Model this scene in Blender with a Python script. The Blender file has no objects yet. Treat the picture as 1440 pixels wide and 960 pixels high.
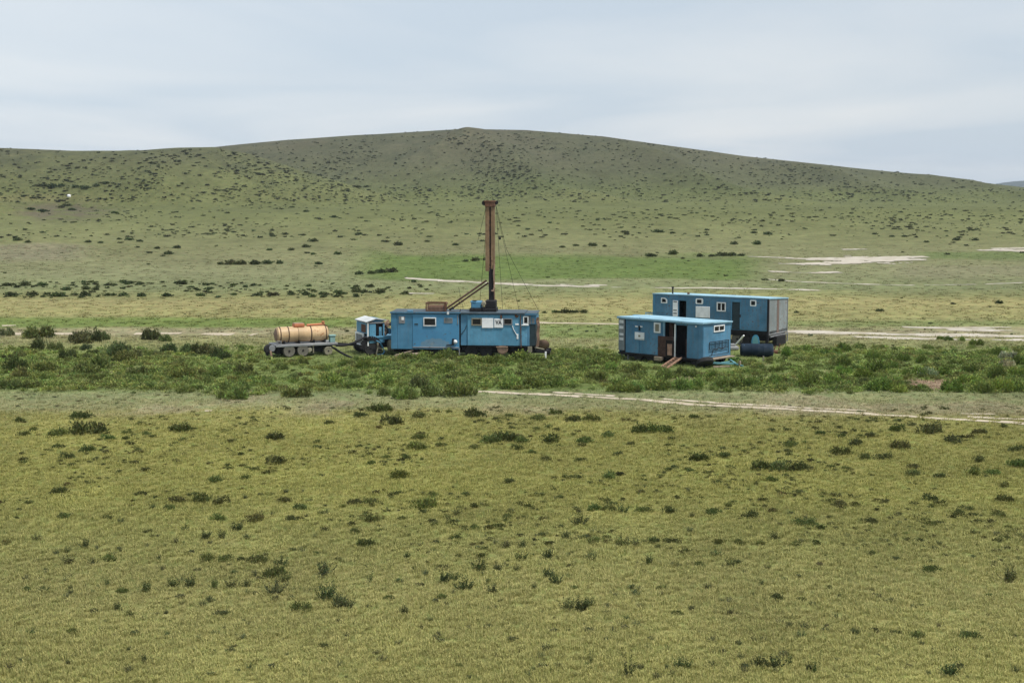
import bpy, bmesh, math, random
import numpy as np
from mathutils import Vector, Matrix
random.seed(7); rng = np.random.default_rng(11)
R = math.radians
SC = bpy.context.scene
COL = SC.collection
# ---------------------------------------------------------------- camera
H = 11.3; FOC = 2000.0; PITCH = math.atan(215/2000.0)
ct, st = math.cos(PITCH), math.sin(PITCH)
def ray(px, py):
    xr = (np.asarray(px, float)-720)/FOC; yu = -(np.asarray(py, float)-480)/FOC
    return xr, ct+yu*st, -st+yu*ct
def G(px, py, z=0.0):
    dx, dy, dz = ray(px, py); t = (z-H)/dz
    return Vector((float(dx*t), float(dy*t), z))
def project(x, y, z):
    v = np.asarray(z)-H
    dep = y*ct - v*st; up = y*st + v*ct
    return 720+FOC*np.asarray(x)/dep, 480-FOC*up/dep
cam_d = bpy.data.cameras.new('camera'); cam = bpy.data.objects.new('camera', cam_d); COL.objects.link(cam)
cam.location = (0, 0, H); cam.rotation_euler = (math.pi/2-PITCH, 0, 0)
cam_d.sensor_width = 36; cam_d.lens = FOC/1440*36; cam_d.clip_end = 20000; cam_d.clip_start = 0.5
SC.camera = cam
# ---------------------------------------------------------------- noise
def _h(i, j, s):
    n = (i.astype(np.int64)*374761393 + j.astype(np.int64)*668265263 + s*974634777) & 0x7fffffff
    n = ((n ^ (n >> 13))*1274126177) & 0x7fffffff
    return ((n ^ (n >> 16)) & 0xffff)/65535.0
def vnoise(x, y, s=0):
    x = np.asarray(x, float); y = np.asarray(y, float)
    i = np.floor(x); j = np.floor(y); fx = x-i; fy = y-j
    fx = fx*fx*(3-2*fx); fy = fy*fy*(3-2*fy)
    a = _h(i, j, s); b = _h(i+1, j, s); c = _h(i, j+1, s); d = _h(i+1, j+1, s)
    return (a*(1-fx)+b*fx)*(1-fy)+(c*(1-fx)+d*fx)*fy
def fbm(x, y, s=0, o=4):
    v = 0; a = .5; n = 0
    for k in range(o):
        v = v+a*vnoise(x*2**k, y*2**k, s+k*17); n += a; a *= .5
    return v/n
def sstep(a, b, x):
    t = np.clip((x-a)/(b-a), 0, 1); return t*t*(3-2*t)
# ---------------------------------------------------------------- terrain
def crest(pts, yc):
    xs = []; zs = []
    for px, py in pts:
        dx, dy, dz = ray(px, py); t = yc/dy; xs.append(float(dx*t)); zs.append(float(H+dz*t))
    return np.array(xs), np.array(zs)
B_PTS = [(-500, 262), (-100, 245), (100, 226), (250, 212), (400, 197), (500, 190), (560, 187), (650, 181.5), (740, 183), (850, 192), (950, 206),
         (1050, 220), (1200, 236), (1300, 246), (1400, 259), (1440, 263.5), (1560, 272), (1800, 285), (2200, 290)]
A_PTS = [(-600, 222), (-200, 205), (0, 208), (100, 212), (200, 212), (250, 208), (300, 207), (350, 216), (420, 238), (500, 262), (560, 278), (640, 292), (760, 300), (2200, 300)]
YB, YA = 820.0, 560.0
BX, BZ = crest(B_PTS, YB); AX, AZ = crest(A_PTS, YA)
def smax(a, b, k=2.0):
    d = np.clip(.5+.5*(a-b)/k, 0, 1)
    return b*(1-d)+a*d+k*d*(1-d)
def hfun(x, y):
    x = np.asarray(x, float); y = np.asarray(y, float)
    # gentle apron rising from the plain
    z = 0.04*(fbm(x/18, y/18, 3, 2)-.5)*2 * sstep(20, 60, y)
    far = sstep(150, 300, y)
    z = z + far*(fbm(x/70, y/70, 5, 3)-.5)*2.2
    z = z + 5.0*sstep(210, 430, y)
    z = np.where(y > 900, z, z)
    def hill(XS, ZS, yc, y0, back, seed, g):
        zc = np.maximum(np.interp(x*yc/np.maximum(y, 50)*0.55+x*0.45, XS, ZS), -2)
        s = np.clip((y-y0)/(yc-y0), 0, 1)
        prof = s*s*(3-2*s)*.72+.28*s**1.6
        gul = (.25-np.abs(fbm(x/110+y/500, y/700, seed, 2)-.5)*2)*g*np.sin(np.pi*np.clip(s, 0, 1))
        rough = (fbm(x/26, y/34, seed+9, 3)-.5)*2.4*np.sin(np.pi*np.clip(s*.96, 0, 1))
        b = sstep(0, back, y-yc)
        return ((zc+8)*prof-8+gul+rough)*(1-b)-8*b
    z = smax(z, hill(AX, AZ, YA, 370, 150, 31, 4.0), 2.5)
    z = smax(z, hill(BX, BZ, YB, 480, 500, 57, 18.0), 3.0)
    for (x0, y0, x1, y1, a_, w_) in ((-32, 790, 42, 520, 9, 18), (52, 790, 112, 545, 9, 20), (150, 800, 190, 600, 7, 22), (-150, 560, -95, 430, 4, 14), (-5, 800, -60, 640, 4, 16)):
        L_ = math.hypot(x1-x0, y1-y0); t = ((x-x0)*(x1-x0)+(y-y0)*(y1-y0))/L_**2; d = ((x-x0)*(y1-y0)-(y-y0)*(x1-x0))/L_
        d = d+6*(vnoise(t*5, t*0, 3)-.5)
        z = z+a_*np.exp(-np.abs(d/w_)**1.5)*np.sin(np.pi*np.clip(t, 0, 1))
    # rocky knoll and low grey rise at the left
    z = smax(z, 14.2*np.exp(-((x+155)/40)**2-((y-395)/45)**2)-5, 1.5)
    z = z+2.6*np.exp(-((x+92)/26)**2-((y-255)/22)**2)
    return z
def unproject(px, py):
    """points of the terrain under photo pixels (arrays)"""
    px = np.atleast_1d(np.asarray(px, float)); py = np.atleast_1d(np.asarray(py, float))
    dx, dy, dz = ray(px, py)
    ys = np.concatenate([np.arange(28, 160, .5), np.arange(160, 900, 1.0)])
    hit = np.full(px.shape, np.nan)
    todo = np.ones(px.shape, bool)
    prev = None
    for yv in ys:
        t = yv/dy
        d = H+dz*t-hfun(dx*t, yv+0*t)
        if prev is not None:
            n = todo & (d <= 0)
            hit[n] = yv-(yv-py_prev)*(-d[n])/np.maximum(prev[n]-d[n], 1e-6)
            todo &= ~n
            if not todo.any(): break
        prev = d; py_prev = yv
    t = hit/dy
    return np.stack([dx*t, hit, hfun(np.nan_to_num(dx*t), np.nan_to_num(hit, nan=50.))], 1)
# ---------------------------------------------------------------- materials
class NT:
    def __init__(s, name):
        s.m = bpy.data.materials.new(name); s.m.use_nodes = True
        s.t = s.m.node_tree; s.b = s.t.nodes['Principled BSDF']; s.out = s.t.nodes['Material Output']
    def n(s, typ, **k):
        nd = s.t.nodes.new(typ)
        for a, v in k.items():
            if a.startswith('_'): nd.inputs[a[1:].replace('_', ' ')].default_value = v
            else: setattr(nd, a, v)
        return nd
    def l(s, a, b): s.t.links.new(a, b)
    def ramp(s, fac, pts):
        r = s.n('ShaderNodeValToRGB'); e = r.color_ramp.elements
        while len(e) < len(pts): e.new(.5)
        for q, (p, c) in zip(e, pts): q.position = p; q.color = (*c, 1) if len(c) == 3 else c
        s.l(fac, r.inputs[0]); return r.outputs[0]
    def mix(s, fac, a, b, mode='MIX'):
        m = s.n('ShaderNodeMix', data_type='RGBA', blend_type=mode)
        for sock, v in ((m.inputs[0], fac), (m.inputs[6], a), (m.inputs[7], b)):
            if isinstance(v, (int, float)): sock.default_value = v
            elif isinstance(v, tuple): sock.default_value = (*v, 1)
            else: s.l(v, sock)
        return m.outputs[2]
    def noise(s, scale, detail=4, vec=None, rough=.55, dist=0):
        nd = s.n('ShaderNodeTexNoise'); nd.inputs['Scale'].default_value = scale; nd.inputs['Detail'].default_value = detail
        nd.inputs['Roughness'].default_value = rough; nd.inputs['Distortion'].default_value = dist
        if vec is not None: s.l(vec, nd.inputs['Vector'])
        return nd.outputs['Fac']
    def vec(s, scale=(1, 1, 1), src='Object'):
        tc = s.n('ShaderNodeTexCoord'); mp = s.n('ShaderNodeMapping'); mp.inputs['Scale'].default_value = scale
        s.l(tc.outputs[src], mp.inputs[0]); return mp.outputs[0]
W3 = lambda v: (v, v, v)
def paint(name, col, wear=.25, rust=(.10, .045, .022), rough=.55, streak=.35, dirt=(.16, .13, .09), spec=.35, metal=0.0, panel=0.0):
    """weathered painted metal: mottled fade, rain streaks, rust spots"""
    k = NT(name)
    v1 = k.vec(); vs = k.vec((3.2, 3.2, .35)); vf = k.vec((1, 1, 1))
    fade = k.ramp(k.noise(.7, 6, v1, .62), [(.3, tuple(c*.64 for c in col)), (.5, col), (.70, tuple(min(.9, c*1.2+.03) for c in col))])
    stk = k.ramp(k.noise(2.2, 4, vs), [(.46, W3(0)), (.72, W3(streak))])
    c = k.mix(stk, fade, tuple(.55*a+.45*b for a, b in zip(col, dirt)))
    if panel:
        wv = k.n('ShaderNodeTexWave'); wv.bands_direction = 'X'; wv.inputs['Scale'].default_value = panel
        k.l(k.vec(), wv.inputs['Vector'])
        bp = k.n('ShaderNodeBump'); bp.inputs['Strength'].default_value = .35; bp.inputs['Distance'].default_value = .02
        k.l(wv.outputs['Fac'], bp.inputs['Height'])
    rs = k.ramp(k.noise(5.5, 6, vf, .65), [(.70-wear*.35, W3(0)), (.76-wear*.2, W3(1))])
    rbig = k.ramp(k.noise(.7, 3, v1), [(.35, W3(0)), (.65, W3(1))])
    rm = k.n('ShaderNodeMath', operation='MULTIPLY'); k.l(rs, rm.inputs[0]); k.l(rbig, rm.inputs[1])
    c = k.mix(rm.outputs[0], c, rust)
    k.l(c, k.b.inputs['Base Color']); k.b.inputs['Roughness'].default_value = rough
    k.b.inputs['Specular IOR Level'].default_value = spec; k.b.inputs['Metallic'].default_value = metal
    b2 = k.n('ShaderNodeBump'); b2.inputs['Strength'].default_value = .25; b2.inputs['Distance'].default_value = .02
    k.l(k.noise(1.6, 3, v1), b2.inputs['Height'])
    if panel: k.l(bp.outputs[0], b2.inputs['Normal'])
    k.l(b2.outputs[0], k.b.inputs['Normal'])
    return k.m
def plain(name, col, rough=.7, var=.25, scale=4, spec=.3, metal=0.0):
    k = NT(name)
    c = k.ramp(k.noise(scale, 5, k.vec()), [(.25, tuple(a*(1-var) for a in col)), (.75, tuple(min(.9, a*(1+var)) for a in col))])
    k.l(c, k.b.inputs['Base Color']); k.b.inputs['Roughness'].default_value = rough
    k.b.inputs['Specular IOR Level'].default_value = spec; k.b.inputs['Metallic'].default_value = metal
    return k.m
BLUE = (.050, .205, .375)
M = {}
M['blue'] = paint('rig_blue_paint', (.088, .265, .405), .34)
M['blue_panel'] = paint('rig_blue_dark_panel', (.055, .19, .315), .2)
M['cabin_blue'] = paint('cabin_blue_paint', (.064, .190, .305), .42, streak=.65)
M['cabin_blue2'] = paint('cabin_blue_end', (.076, .215, .345), .3, streak=.45)  # lighter copy of the wall blue: light on the end put into the paint
M['wagon_blue'] = paint('wagon_blue_paint', (.058, .172, .28), .42, streak=.65)
M['roof_blue'] = paint('pale_blue_roof', (.235, .405, .505), .3, rough=.65, streak=.1)
M['rig_roof'] = paint('dark_roof', (.035, .06, .08), .3)
M['navy'] = paint('navy_tank_paint', (.008, .019, .034), .15, streak=.08, rough=.8, spec=.15)
M['dkgreen'] = plain('dark_panel', (.022, .040, .048), .7)
M['rust'] = paint('rust', (.13, .062, .036), .7, rust=(.06, .028, .018), rough=.85, streak=.5, dirt=(.05, .03, .02))
M['rust_pale'] = paint('pale_rust', (.30, .20, .145), .6, rust=(.15, .065, .035), rough=.8)
M['rust_dull'] = paint('dull_rust', (.175, .125, .105), .75, rust=(.10, .05, .03), rough=.8, streak=.8, dirt=(.2, .22, .23))
M['mast'] = paint('mast_tan_paint', (.215, .14, .078), .55, rust=(.085, .036, .020), rough=.75, streak=.7, dirt=(.06, .03, .02))
M['black'] = plain('dark_underframe', (.012, .012, .014), .8, .4)
M['steel'] = paint('grey_steel', (.19, .20, .21), .4, rough=.6)
M['white'] = paint('white_paint', (.72, .74, .74), .12, rough=.5, streak=.25, dirt=(.35, .33, .28))
M['roofwhite'] = paint('dull_white_roof', (.50, .53, .54), .3, rough=.7, streak=.4)
M['signwhite'] = paint('sign_white', (.80, .82, .83), .03, rough=.6, streak=.1, dirt=(.5, .5, .48))
M['rubber'] = plain('tyre_rubber', (.022, .022, .022), .85, .3)
M['dustyrubber'] = plain('dusty_tyre', (.125, .118, .098), .9, .35, 9)
M['khaki'] = paint('khaki_rim', (.22, .205, .15), .4, rough=.8)
M['wood'] = plain('grey_timber', (.25, .20, .15), .85, .45, 6)
M['brown'] = plain('brown_board', (.060, .032, .024), .8, .5, 5)
M['steprust'] = plain('brown_steps', (.33, .20, .14), .85, .4, 5)
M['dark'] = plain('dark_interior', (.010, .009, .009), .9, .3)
M['teal'] = paint('teal_paint', (.10, .27, .30), .3, rough=.6)
M['greenbox'] = paint('pale_green_box', (.20, .34, .32), .3, rough=.7)
M['tank'] = paint('cream_tank_paint', (.50, .355, .20), .45, rust=(.30, .12, .05), rough=.5, streak=.4, dirt=(.30, .16, .08))
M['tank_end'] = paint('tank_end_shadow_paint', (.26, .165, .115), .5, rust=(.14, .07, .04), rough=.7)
M['orange'] = paint('orange_paint', (.50, .17, .075), .4, rough=.6)
M['band'] = paint('rusty_band', (.065, .034, .022), .5, rough=.8)
M['galv'] = paint('worn_grey_sheet', (.22, .26, .27), .55, rust=(.14, .075, .05), rough=.6, streak=.7, dirt=(.16, .09, .06), panel=3.2)
k = NT('dark_glass'); k.b.inputs['Base Color'].default_value = (.012, .012, .013, 1); k.b.inputs['Roughness'].default_value = .22
k.b.inputs['Specular IOR Level'].default_value = .35; M['glass'] = k.m
k = NT('worn_blue_side')   # blue side whose lower half is scoured grey inside a wide arc
c0 = k.ramp(k.noise(.9, 5, k.vec()), [(.3, (.050, .19, .34)), (.55, (.060, .23, .40)), (.75, (.080, .26, .43))])
tc = k.n('ShaderNodeTexCoord'); mp = k.n('ShaderNodeMapping'); mp.inputs['Location'].default_value = (-3.05, 0, -.62); mp.inputs['Scale'].default_value = (1, 0, 1)
k.l(tc.outputs['Object'], mp.inputs[0])
mp2 = k.n('ShaderNodeMapping'); mp2.inputs['Scale'].default_value = (.66, 1, 1.05); k.l(mp.outputs[0], mp2.inputs[0])
ln = k.n('ShaderNodeVectorMath', operation='LENGTH'); k.l(mp2.outputs[0], ln.inputs[0])
ns = k.noise(2.5, 5, k.vec()); ad = k.n('ShaderNodeMath', operation='MULTIPLY_ADD'); k.l(ns, ad.inputs[0]); ad.inputs[1].default_value = .55; k.l(ln.outputs['Value'], ad.inputs[2])
msk = k.ramp(ad.outputs[0], [(.0, W3(.85)), (.98, W3(.70)), (1.14, W3(.92)), (1.20, W3(0))])
gr = k.ramp(k.noise(3.0, 6, k.vec((1, 1, .6))), [(.3, (.15, .20, .22)), (.55, (.14, .24, .31)), (.75, (.26, .26, .22))])
c = k.mix(msk, c0, gr)
rs = k.ramp(k.noise(6, 6, k.vec()), [(.62, W3(0)), (.70, W3(.8))]); c = k.mix(rs, c, (.08, .07, .06))
k.l(c, k.b.inputs['Base Color']); k.b.inputs['Roughness'].default_value = .55; M['worn_side'] = k.m
# ---------------------------------------------------------------- mesh helpers
class MB:
    def __init__(s): s.bm = bmesh.new()
    def box(s, x0, x1, y0, y1, z0, z1, bev=.012):
        b = bmesh.new(); bmesh.ops.create_cube(b, size=1)
        for v in b.verts:
            v.co = Vector((x0+(v.co.x+.5)*(x1-x0), y0+(v.co.y+.5)*(y1-y0), z0+(v.co.z+.5)*(z1-z0)))
        m = min(abs(x1-x0), abs(y1-y0), abs(z1-z0))
        if bev: bmesh.ops.bevel(b, geom=b.edges[:], offset=min(bev, m*.3), segments=1, affect='EDGES')
        return s.add(b)
    def add(s, b, mat=None):
        if mat is not None: b.transform(mat)
        me = bpy.data.meshes.new('t'); b.to_mesh(me); b.free(); s.bm.from_mesh(me); bpy.data.meshes.remove(me); return s
    def tube(s, p, q, r, r2=None, seg=10, caps=True):
        p, q = Vector(p), Vector(q); d = q-p
        b = bmesh.new(); bmesh.ops.create_cone(b, cap_ends=caps, segments=seg, radius1=r, radius2=r if r2 is None else r2, depth=d.length)
        return s.add(b, Matrix.Translation((p+q)/2) @ d.to_track_quat('Z', 'Y').to_matrix().to_4x4())
    def bar(s, p, q, w, h=None):
        """square bar"""
        p, q = Vector(p), Vector(q); d = q-p; h = h or w
        b = bmesh.new(); bmesh.ops.create_cube(b, size=1)
        for v in b.verts: v.co = Vector((v.co.x*w, v.co.y*h, v.co.z*d.length))
        return s.add(b, Matrix.Translation((p+q)/2) @ d.to_track_quat('Z', 'Y').to_matrix().to_4x4())
    def path(s, pts, r, seg=8):
        pts = [Vector(p) for p in pts]; rings = []
        for i, p in enumerate(pts):
            d = (pts[min(i+1, len(pts)-1)]-pts[max(i-1, 0)]).normalized(); qm = d.to_track_quat('Z', 'Y').to_matrix()
            rings.append([s.bm.verts.new(p+qm @ Vector((r*math.cos(2*math.pi*k/seg), r*math.sin(2*math.pi*k/seg), 0))) for k in range(seg)])
        for a, b in zip(rings, rings[1:]):
            for k in range(seg): s.bm.faces.new((a[k], a[(k+1) % seg], b[(k+1) % seg], b[k]))
        s.bm.faces.new(rings[0][::-1]); s.bm.faces.new(rings[-1]); return s
    def lathe(s, prof, center, axis='Y', seg=28):
        """prof: (radius, along) pairs"""
        rings = []; c = Vector(center)
        for r, a in prof:
            ring = []
            for k in range(seg):
                u, w = r*math.cos(2*math.pi*k/seg), r*math.sin(2*math.pi*k/seg)
                v = Vector((u, a, w)) if axis == 'Y' else (Vector((a, u, w)) if axis == 'X' else Vector((u, w, a)))
                ring.append(s.bm.verts.new(c+v))
            rings.append(ring)
        for a, b in zip(rings, rings[1:]):
            for k in range(seg): s.bm.faces.new((a[k], a[(k+1) % seg], b[(k+1) % seg], b[k]))
        s.bm.faces.new(rings[0]); s.bm.faces.new(rings[-1]); return s
    def prism(s, poly, y0, y1, axis='Y'):
        def P(a, b, t): return Vector((a, t, b)) if axis == 'Y' else (Vector((t, a, b)) if axis == 'X' else Vector((a, b, t)))
        A = [s.bm.verts.new(P(a, b, y0)) for a, b in poly]; B = [s.bm.verts.new(P(a, b, y1)) for a, b in poly]
        n = len(poly)
        for i in range(n): s.bm.faces.new((A[i], A[(i+1) % n], B[(i+1) % n], B[i]))
        s.bm.faces.new(A); s.bm.faces.new(B); return s
    def ring(s, x0, x1, z0, z1, w, y0, y1, axis='Y'):
        """a flat rectangular frame with thickness (front plane x/z, or y/z when axis is X)"""
        for a0, a1, b0, b1 in ((x0, x1, z1-w, z1), (x0, x1, z0, z0+w), (x0, x0+w, z0+w, z1-w), (x1-w, x1, z0+w, z1-w)):
            if axis == 'Y': s.box(a0, a1, y0, y1, b0, b1, .006)
            else: s.box(y0, y1, a0, a1, b0, b1, .006)
        return s
    def build(s, name, mat, parent=None, smooth=False, loc=None):
        bmesh.ops.recalc_face_normals(s.bm, faces=s.bm.faces[:])
        me = bpy.data.meshes.new(name); s.bm.to_mesh(me); s.bm.free()
        me.materials.append(M[mat] if isinstance(mat, str) else mat)
        if smooth:
            for p in me.polygons: p.use_smooth = True
            me.set_sharp_from_angle(angle=R(35))
        o = bpy.data.objects.new(name, me); COL.objects.link(o)
        if parent: o.parent = parent
        if loc is not None: o.location = loc
        return o
def thing(name, label, cat, loc=(0, 0, 0), rz=0, group=None):
    o = bpy.data.objects.new(name, None); COL.objects.link(o); o.empty_display_size = .3
    o.location = loc; o.rotation_euler = (0, 0, rz); o['label'] = label; o['category'] = cat
    if group: o['group'] = group
    return o
def tag(o, label, cat, group=None):
    o['label'] = label; o['category'] = cat
    if group: o['group'] = group
    return o
class Frame:
    """a thing's own axes: where a sight line meets its front (y) or end (x) plane"""
    def __init__(s, O, rz, px0=0, py0=470): s.O = Vector(O); s.rz = rz; s.px0 = px0; s.py0 = py0
    def _loc(s, px, py):
        px = px or s.px0; py = py or s.py0
        d = Vector([float(a) for a in ray(px, py)]); m = Matrix.Rotation(-s.rz, 3, 'Z')
        return m @ (Vector((0, 0, H))-s.O), m @ d
    def front(s, px, py, y=0.0):
        c, d = s._loc(px, py); t = (y-c.y)/d.y; p = c+d*t; return p.x, p.z
    def end(s, px, py, x):
        c, d = s._loc(px, py); t = (x-c.x)/d.x; p = c+d*t; return p.y, p.z
    def rect(s, x0, y0, x1, y1, y=0.0):
        a = s.front(x0, y0, y); b = s.front(x1, y1, y); return min(a[0], b[0]), max(a[0], b[0]), min(a[1], b[1]), max(a[1], b[1])
    def rect_end(s, x0, y0, x1, y1, x):
        a = s.end(x0, y0, x); b = s.end(x1, y1, x); return min(a[0], b[0]), max(a[0], b[0]), min(a[1], b[1]), max(a[1], b[1])
def window(par, rc, y=0.0, w=.07, frame='white', pane='glass', mull=0, name='window', proud=.05):
    x0, x1, z0, z1 = rc
    m = MB().ring(x0, x1, z0, z1, w, y-proud, y-.003)
    for i in range(mull):
        xc = x0+(x1-x0)*(i+1)/(mull+1); m.box(xc-w*.45, xc+w*.45, y-proud+.008, y-.004, z0+w, z1-w, .004)
    o = m.build(name, frame, par)
    MB().box(x0+w*.9, x1-w*.9, y-.022, y-.006, z0+w*.9, z1-w*.9, 0).build('pane', pane, o)
    return o
def window_end(par, rc, x, w=.07, frame='white', mull=0, name='window', proud=.05):
    y0, y1, z0, z1 = rc
    m = MB().ring(y0, y1, z0, z1, w, x+.003, x+proud, 'X')
    for i in range(mull):
        yc = y0+(y1-y0)*(i+1)/(mull+1); m.box(x+.004, x+proud-.008, yc-w*.45, yc+w*.45, z0+w, z1-w, .004)
    o = m.build(name, frame, par)
    MB().box(x+.006, x+.022, y0+w*.9, y1-w*.9, z0+w*.9, z1-w*.9, 0).build('pane', 'glass', o)
    return o
def wheel(par, x, y, r, w, tyre='rubber', rim='khaki', rr=.58):
    """wheel with its axle along y; (x, y) its near face"""
    o = MB().lathe([(r*rr, 0), (r*.90, -.02), (r, w*.18), (r, w*.82), (r*.90, w+.02), (r*rr, w)], (x, y, r), 'Y', 28).build('wheel', tyre, par, True)
    MB().lathe([(.001, .03), (r*.2, .0), (r*.26, .05), (r*.5, .08), (r*.56, .015), (r*rr*1.02, .012), (r*rr*1.02, w*.9)], (x, y, r), 'Y', 24).build('rim', rim, o, True)
    MB().lathe([(.001, -.03), (r*.16, -.03), (r*.19, .02), (r*.19, .06)], (x, y, r), 'Y', 14).build('hub', 'black', o, True)
    return o
# ================================================================ ground colours (albedo by place)
def lut(v, pts):
    ys = [p[0] for p in pts]; return np.stack([np.interp(v, ys, [p[1][k] for p in pts]) for k in range(3)], -1)
BASE = [(150, (.068, .070, .040)), (225, (.070, .075, .039)), (258, (.076, .088, .036)), (300, (.104, .114, .043)), (335, (.130, .135, .059)), (360, (.140, .141, .068)), (385, (.150, .155, .078)), (404, (.140, .155, .072)),
        (416, (.165, .165, .068)), (424, (.215, .195, .085)), (444, (.200, .190, .078)), (456, (.180, .185, .078)), (466, (.215, .195, .115)), (476, (.195, .190, .092)), (488, (.170, .180, .075)), (498, (.125, .155, .052)), (544, (.115, .150, .045)),
        (553, (.158, .172, .082)), (573, (.182, .180, .086)), (582, (.180, .175, .062)), (610, (.163, .160, .050)), (690, (.158, .157, .048)), (760, (.158, .158, .055)), (830, (.172, .168, .063)), (960, (.180, .177, .062))]
def zone_colour(x, y, z):
    px, py = project(x, y, z)
    n1 = fbm(x/14+y/90, y/22, 101, 4)-.5; n2 = fbm(x/3.1, y/5.2, 131, 4)-.5; n3 = fbm(x/45, y/60, 151, 3)-.5
    wob = n1*14+n2*4
    amp = np.interp(py, [180, 300, 420, 520, 600], [.6, .9, .45, .5, 1.4])
    q = py+wob*amp
    c = lut(q, BASE)
    def blend(mask, col):
        nonlocal c
        c = c*(1-mask[..., None])+np.array(col)*mask[..., None]
    # bright green flat behind the rig mast
    e = sstep(470, 560, px+n3*60)*(1-sstep(1030, 1100, px+n3*70))*sstep(358-3, 364, q+(px-760)*-.004+np.clip((560-px)/60, 0, 1)*14)*(1-sstep(390, 396, q))
    blend(e*.95, (.084, .120, .030))
    # green strip at left, behind the tank trailer
    e = (1-sstep(470, 620, px+n3*200))*sstep(445, 449, q)*(1-sstep(458, 462, q)); blend(e*.85, (.105, .145, .034))
    e = sstep(1080, 1120, px)*sstep(450, 453, q)*(1-sstep(457, 460, q)); blend(e*.6, (.12, .15, .05))
    e = sstep(740, 770, px)*(1-sstep(865, 890, px))*sstep(454, 459, q)*(1-sstep(472, 478, q)); blend(e*.75, (.11, .155, .04))
    e = sstep(1270, 1320, px)*sstep(352, 356, q)*(1-sstep(361, 366, q)); blend(e*.7, (.085, .12, .035))
    # grey-brown low rise and rocky knoll at left, grey patch at right
    e = (1-sstep(90, 150, px+n1*60))*sstep(341, 346, q)*(1-sstep(362, 372, q)); blend(e*.6, (.145, .130, .090))
    e = np.exp(-((px-85)/55)**2-((py-297)/11)**2)*sstep(.40, .52, n2+.5); blend(np.clip(e*1.6, 0, .8), (.085, .070, .050))
    e = np.exp(-((px-40)/90)**2-((py-279)/5)**2); blend(e*.5, (.17, .145, .07))
    e = sstep(1230, 1290, px)*sstep(372, 377, q)*(1-sstep(386, 392, q)); blend(e*.5, (.150, .140, .085))
    # hill tops: stony, browner
    hl = np.clip((z-18)/25, 0, 1); blend(hl*sstep(.42, .62, fbm(x/40, y/60, 171, 4))*.6, (.115, .096, .066))
    e = sstep(590, 680, y)*sstep(8, 14, z); blend(e*.5, (.074, .073, .044))
    e = sstep(300, 420, y)*(1-sstep(560, 600, y))*sstep(4, 9, z); blend(e*.45*(1-sstep(16, 24, z)*.5), (.116, .120, .047))  # yellow-green front hill; sunlight on its spur is put into the colour
    # bare brown patch in the right-hand shrubs
    e = np.exp(-(((px-1310)/36)**4)-(((py-541)/8)**4)); blend(np.clip(e*1.3, 0, 1), (.21, .155, .105))
    # pale dry spots in the shrub band
    e = sstep(.63, .72, fbm(x/6, y/7, 191, 3))*sstep(484, 492, py)*(1-sstep(536, 546, py)); blend(e*.7, (.20, .19, .10))
    e = sstep(.60, .70, fbm(x/5, y/9, 201, 3))*sstep(545, 556, py)*(1-sstep(580, 590, py)); blend(e*.5, (.23, .20, .13))
    e = sstep(8, 16, z)*sstep(.50, .62, fbm(x/4.5, y/10, 211, 3))*(.35+.65*sstep(.38, .6, fbm(x/30, y/60, 221, 3))); blend(e*.45, (.044, .050, .030))
    m = 1+n2*.36+n1*.24+n3*.18
    return np.clip(c*np.clip(m, .55, 1.5)[..., None], 0, 1)
def fan_mesh(name, ys, half, ncol):
    u = np.linspace(-1, 1, ncol)
    Y = np.repeat(ys[:, None], ncol, 1); X = u[None, :]*(half(ys)[:, None])
    Z = hfun(X, Y)
    co = np.stack([X, Y, Z], -1).reshape(-1, 3)
    r, c = np.meshgrid(np.arange(len(ys)-1), np.arange(ncol-1), indexing='ij'); a = r*ncol+c
    fc = np.stack([a, a+1, a+ncol+1, a+ncol], -1).reshape(-1, 4)
    me = bpy.data.meshes.new(name); me.vertices.add(len(co)); me.vertices.foreach_set('co', co.ravel())
    me.loops.add(fc.size); me.loops.foreach_set('vertex_index', fc.ravel().astype(np.int32))
    me.polygons.add(len(fc)); me.polygons.foreach_set('loop_start', np.arange(0, fc.size, 4, dtype=np.int32)); me.polygons.foreach_set('loop_total', np.full(len(fc), 4, np.int32))
    me.update(); me.validate()
    at = me.attributes.new('zone', 'FLOAT_COLOR', 'POINT')
    cc = np.ones((len(co), 4)); cc[:, :3] = zone_colour(co[:, 0], np.maximum(co[:, 1], 20), co[:, 2]); at.data.foreach_set('color', cc.ravel().astype(np.float32))
    me.polygons.foreach_set('use_smooth', np.ones(len(fc), bool))
    o = bpy.data.objects.new(name, me); COL.objects.link(o); o['kind'] = 'structure'
    return o
ys = np.concatenate([np.linspace(-60, 20, 10), np.geomspace(24, 130, 300), np.geomspace(131, 1000, 330), np.geomspace(1020, 7000, 24)])
gr_ = fan_mesh('ground', ys, lambda y: np.maximum(45, 20+np.abs(y)*.52), 420)
k = NT('ground_turf')
at = k.n('ShaderNodeAttribute', attribute_name='zone')
gp = k.n('ShaderNodeNewGeometry').outputs['Position']
def mapv(sc):
    mp = k.n('ShaderNodeMapping'); mp.inputs['Scale'].default_value = sc; k.l(gp, mp.inputs[0]); return mp.outputs[0]
nf = k.ramp(k.noise(1.0, 6, mapv((5, 5, 5)), .7), [(.25, W3(.55)), (.5, W3(1)), (.78, W3(1.5))])
nm = k.ramp(k.noise(1.0, 5, mapv((.55, .4, .5)), .6), [(.3, W3(.72)), (.52, W3(1)), (.75, W3(1.25))])
c = k.mix(1.0, at.outputs['Color'], nf, 'MULTIPLY'); c = k.mix(1.0, c, nm, 'MULTIPLY')
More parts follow.
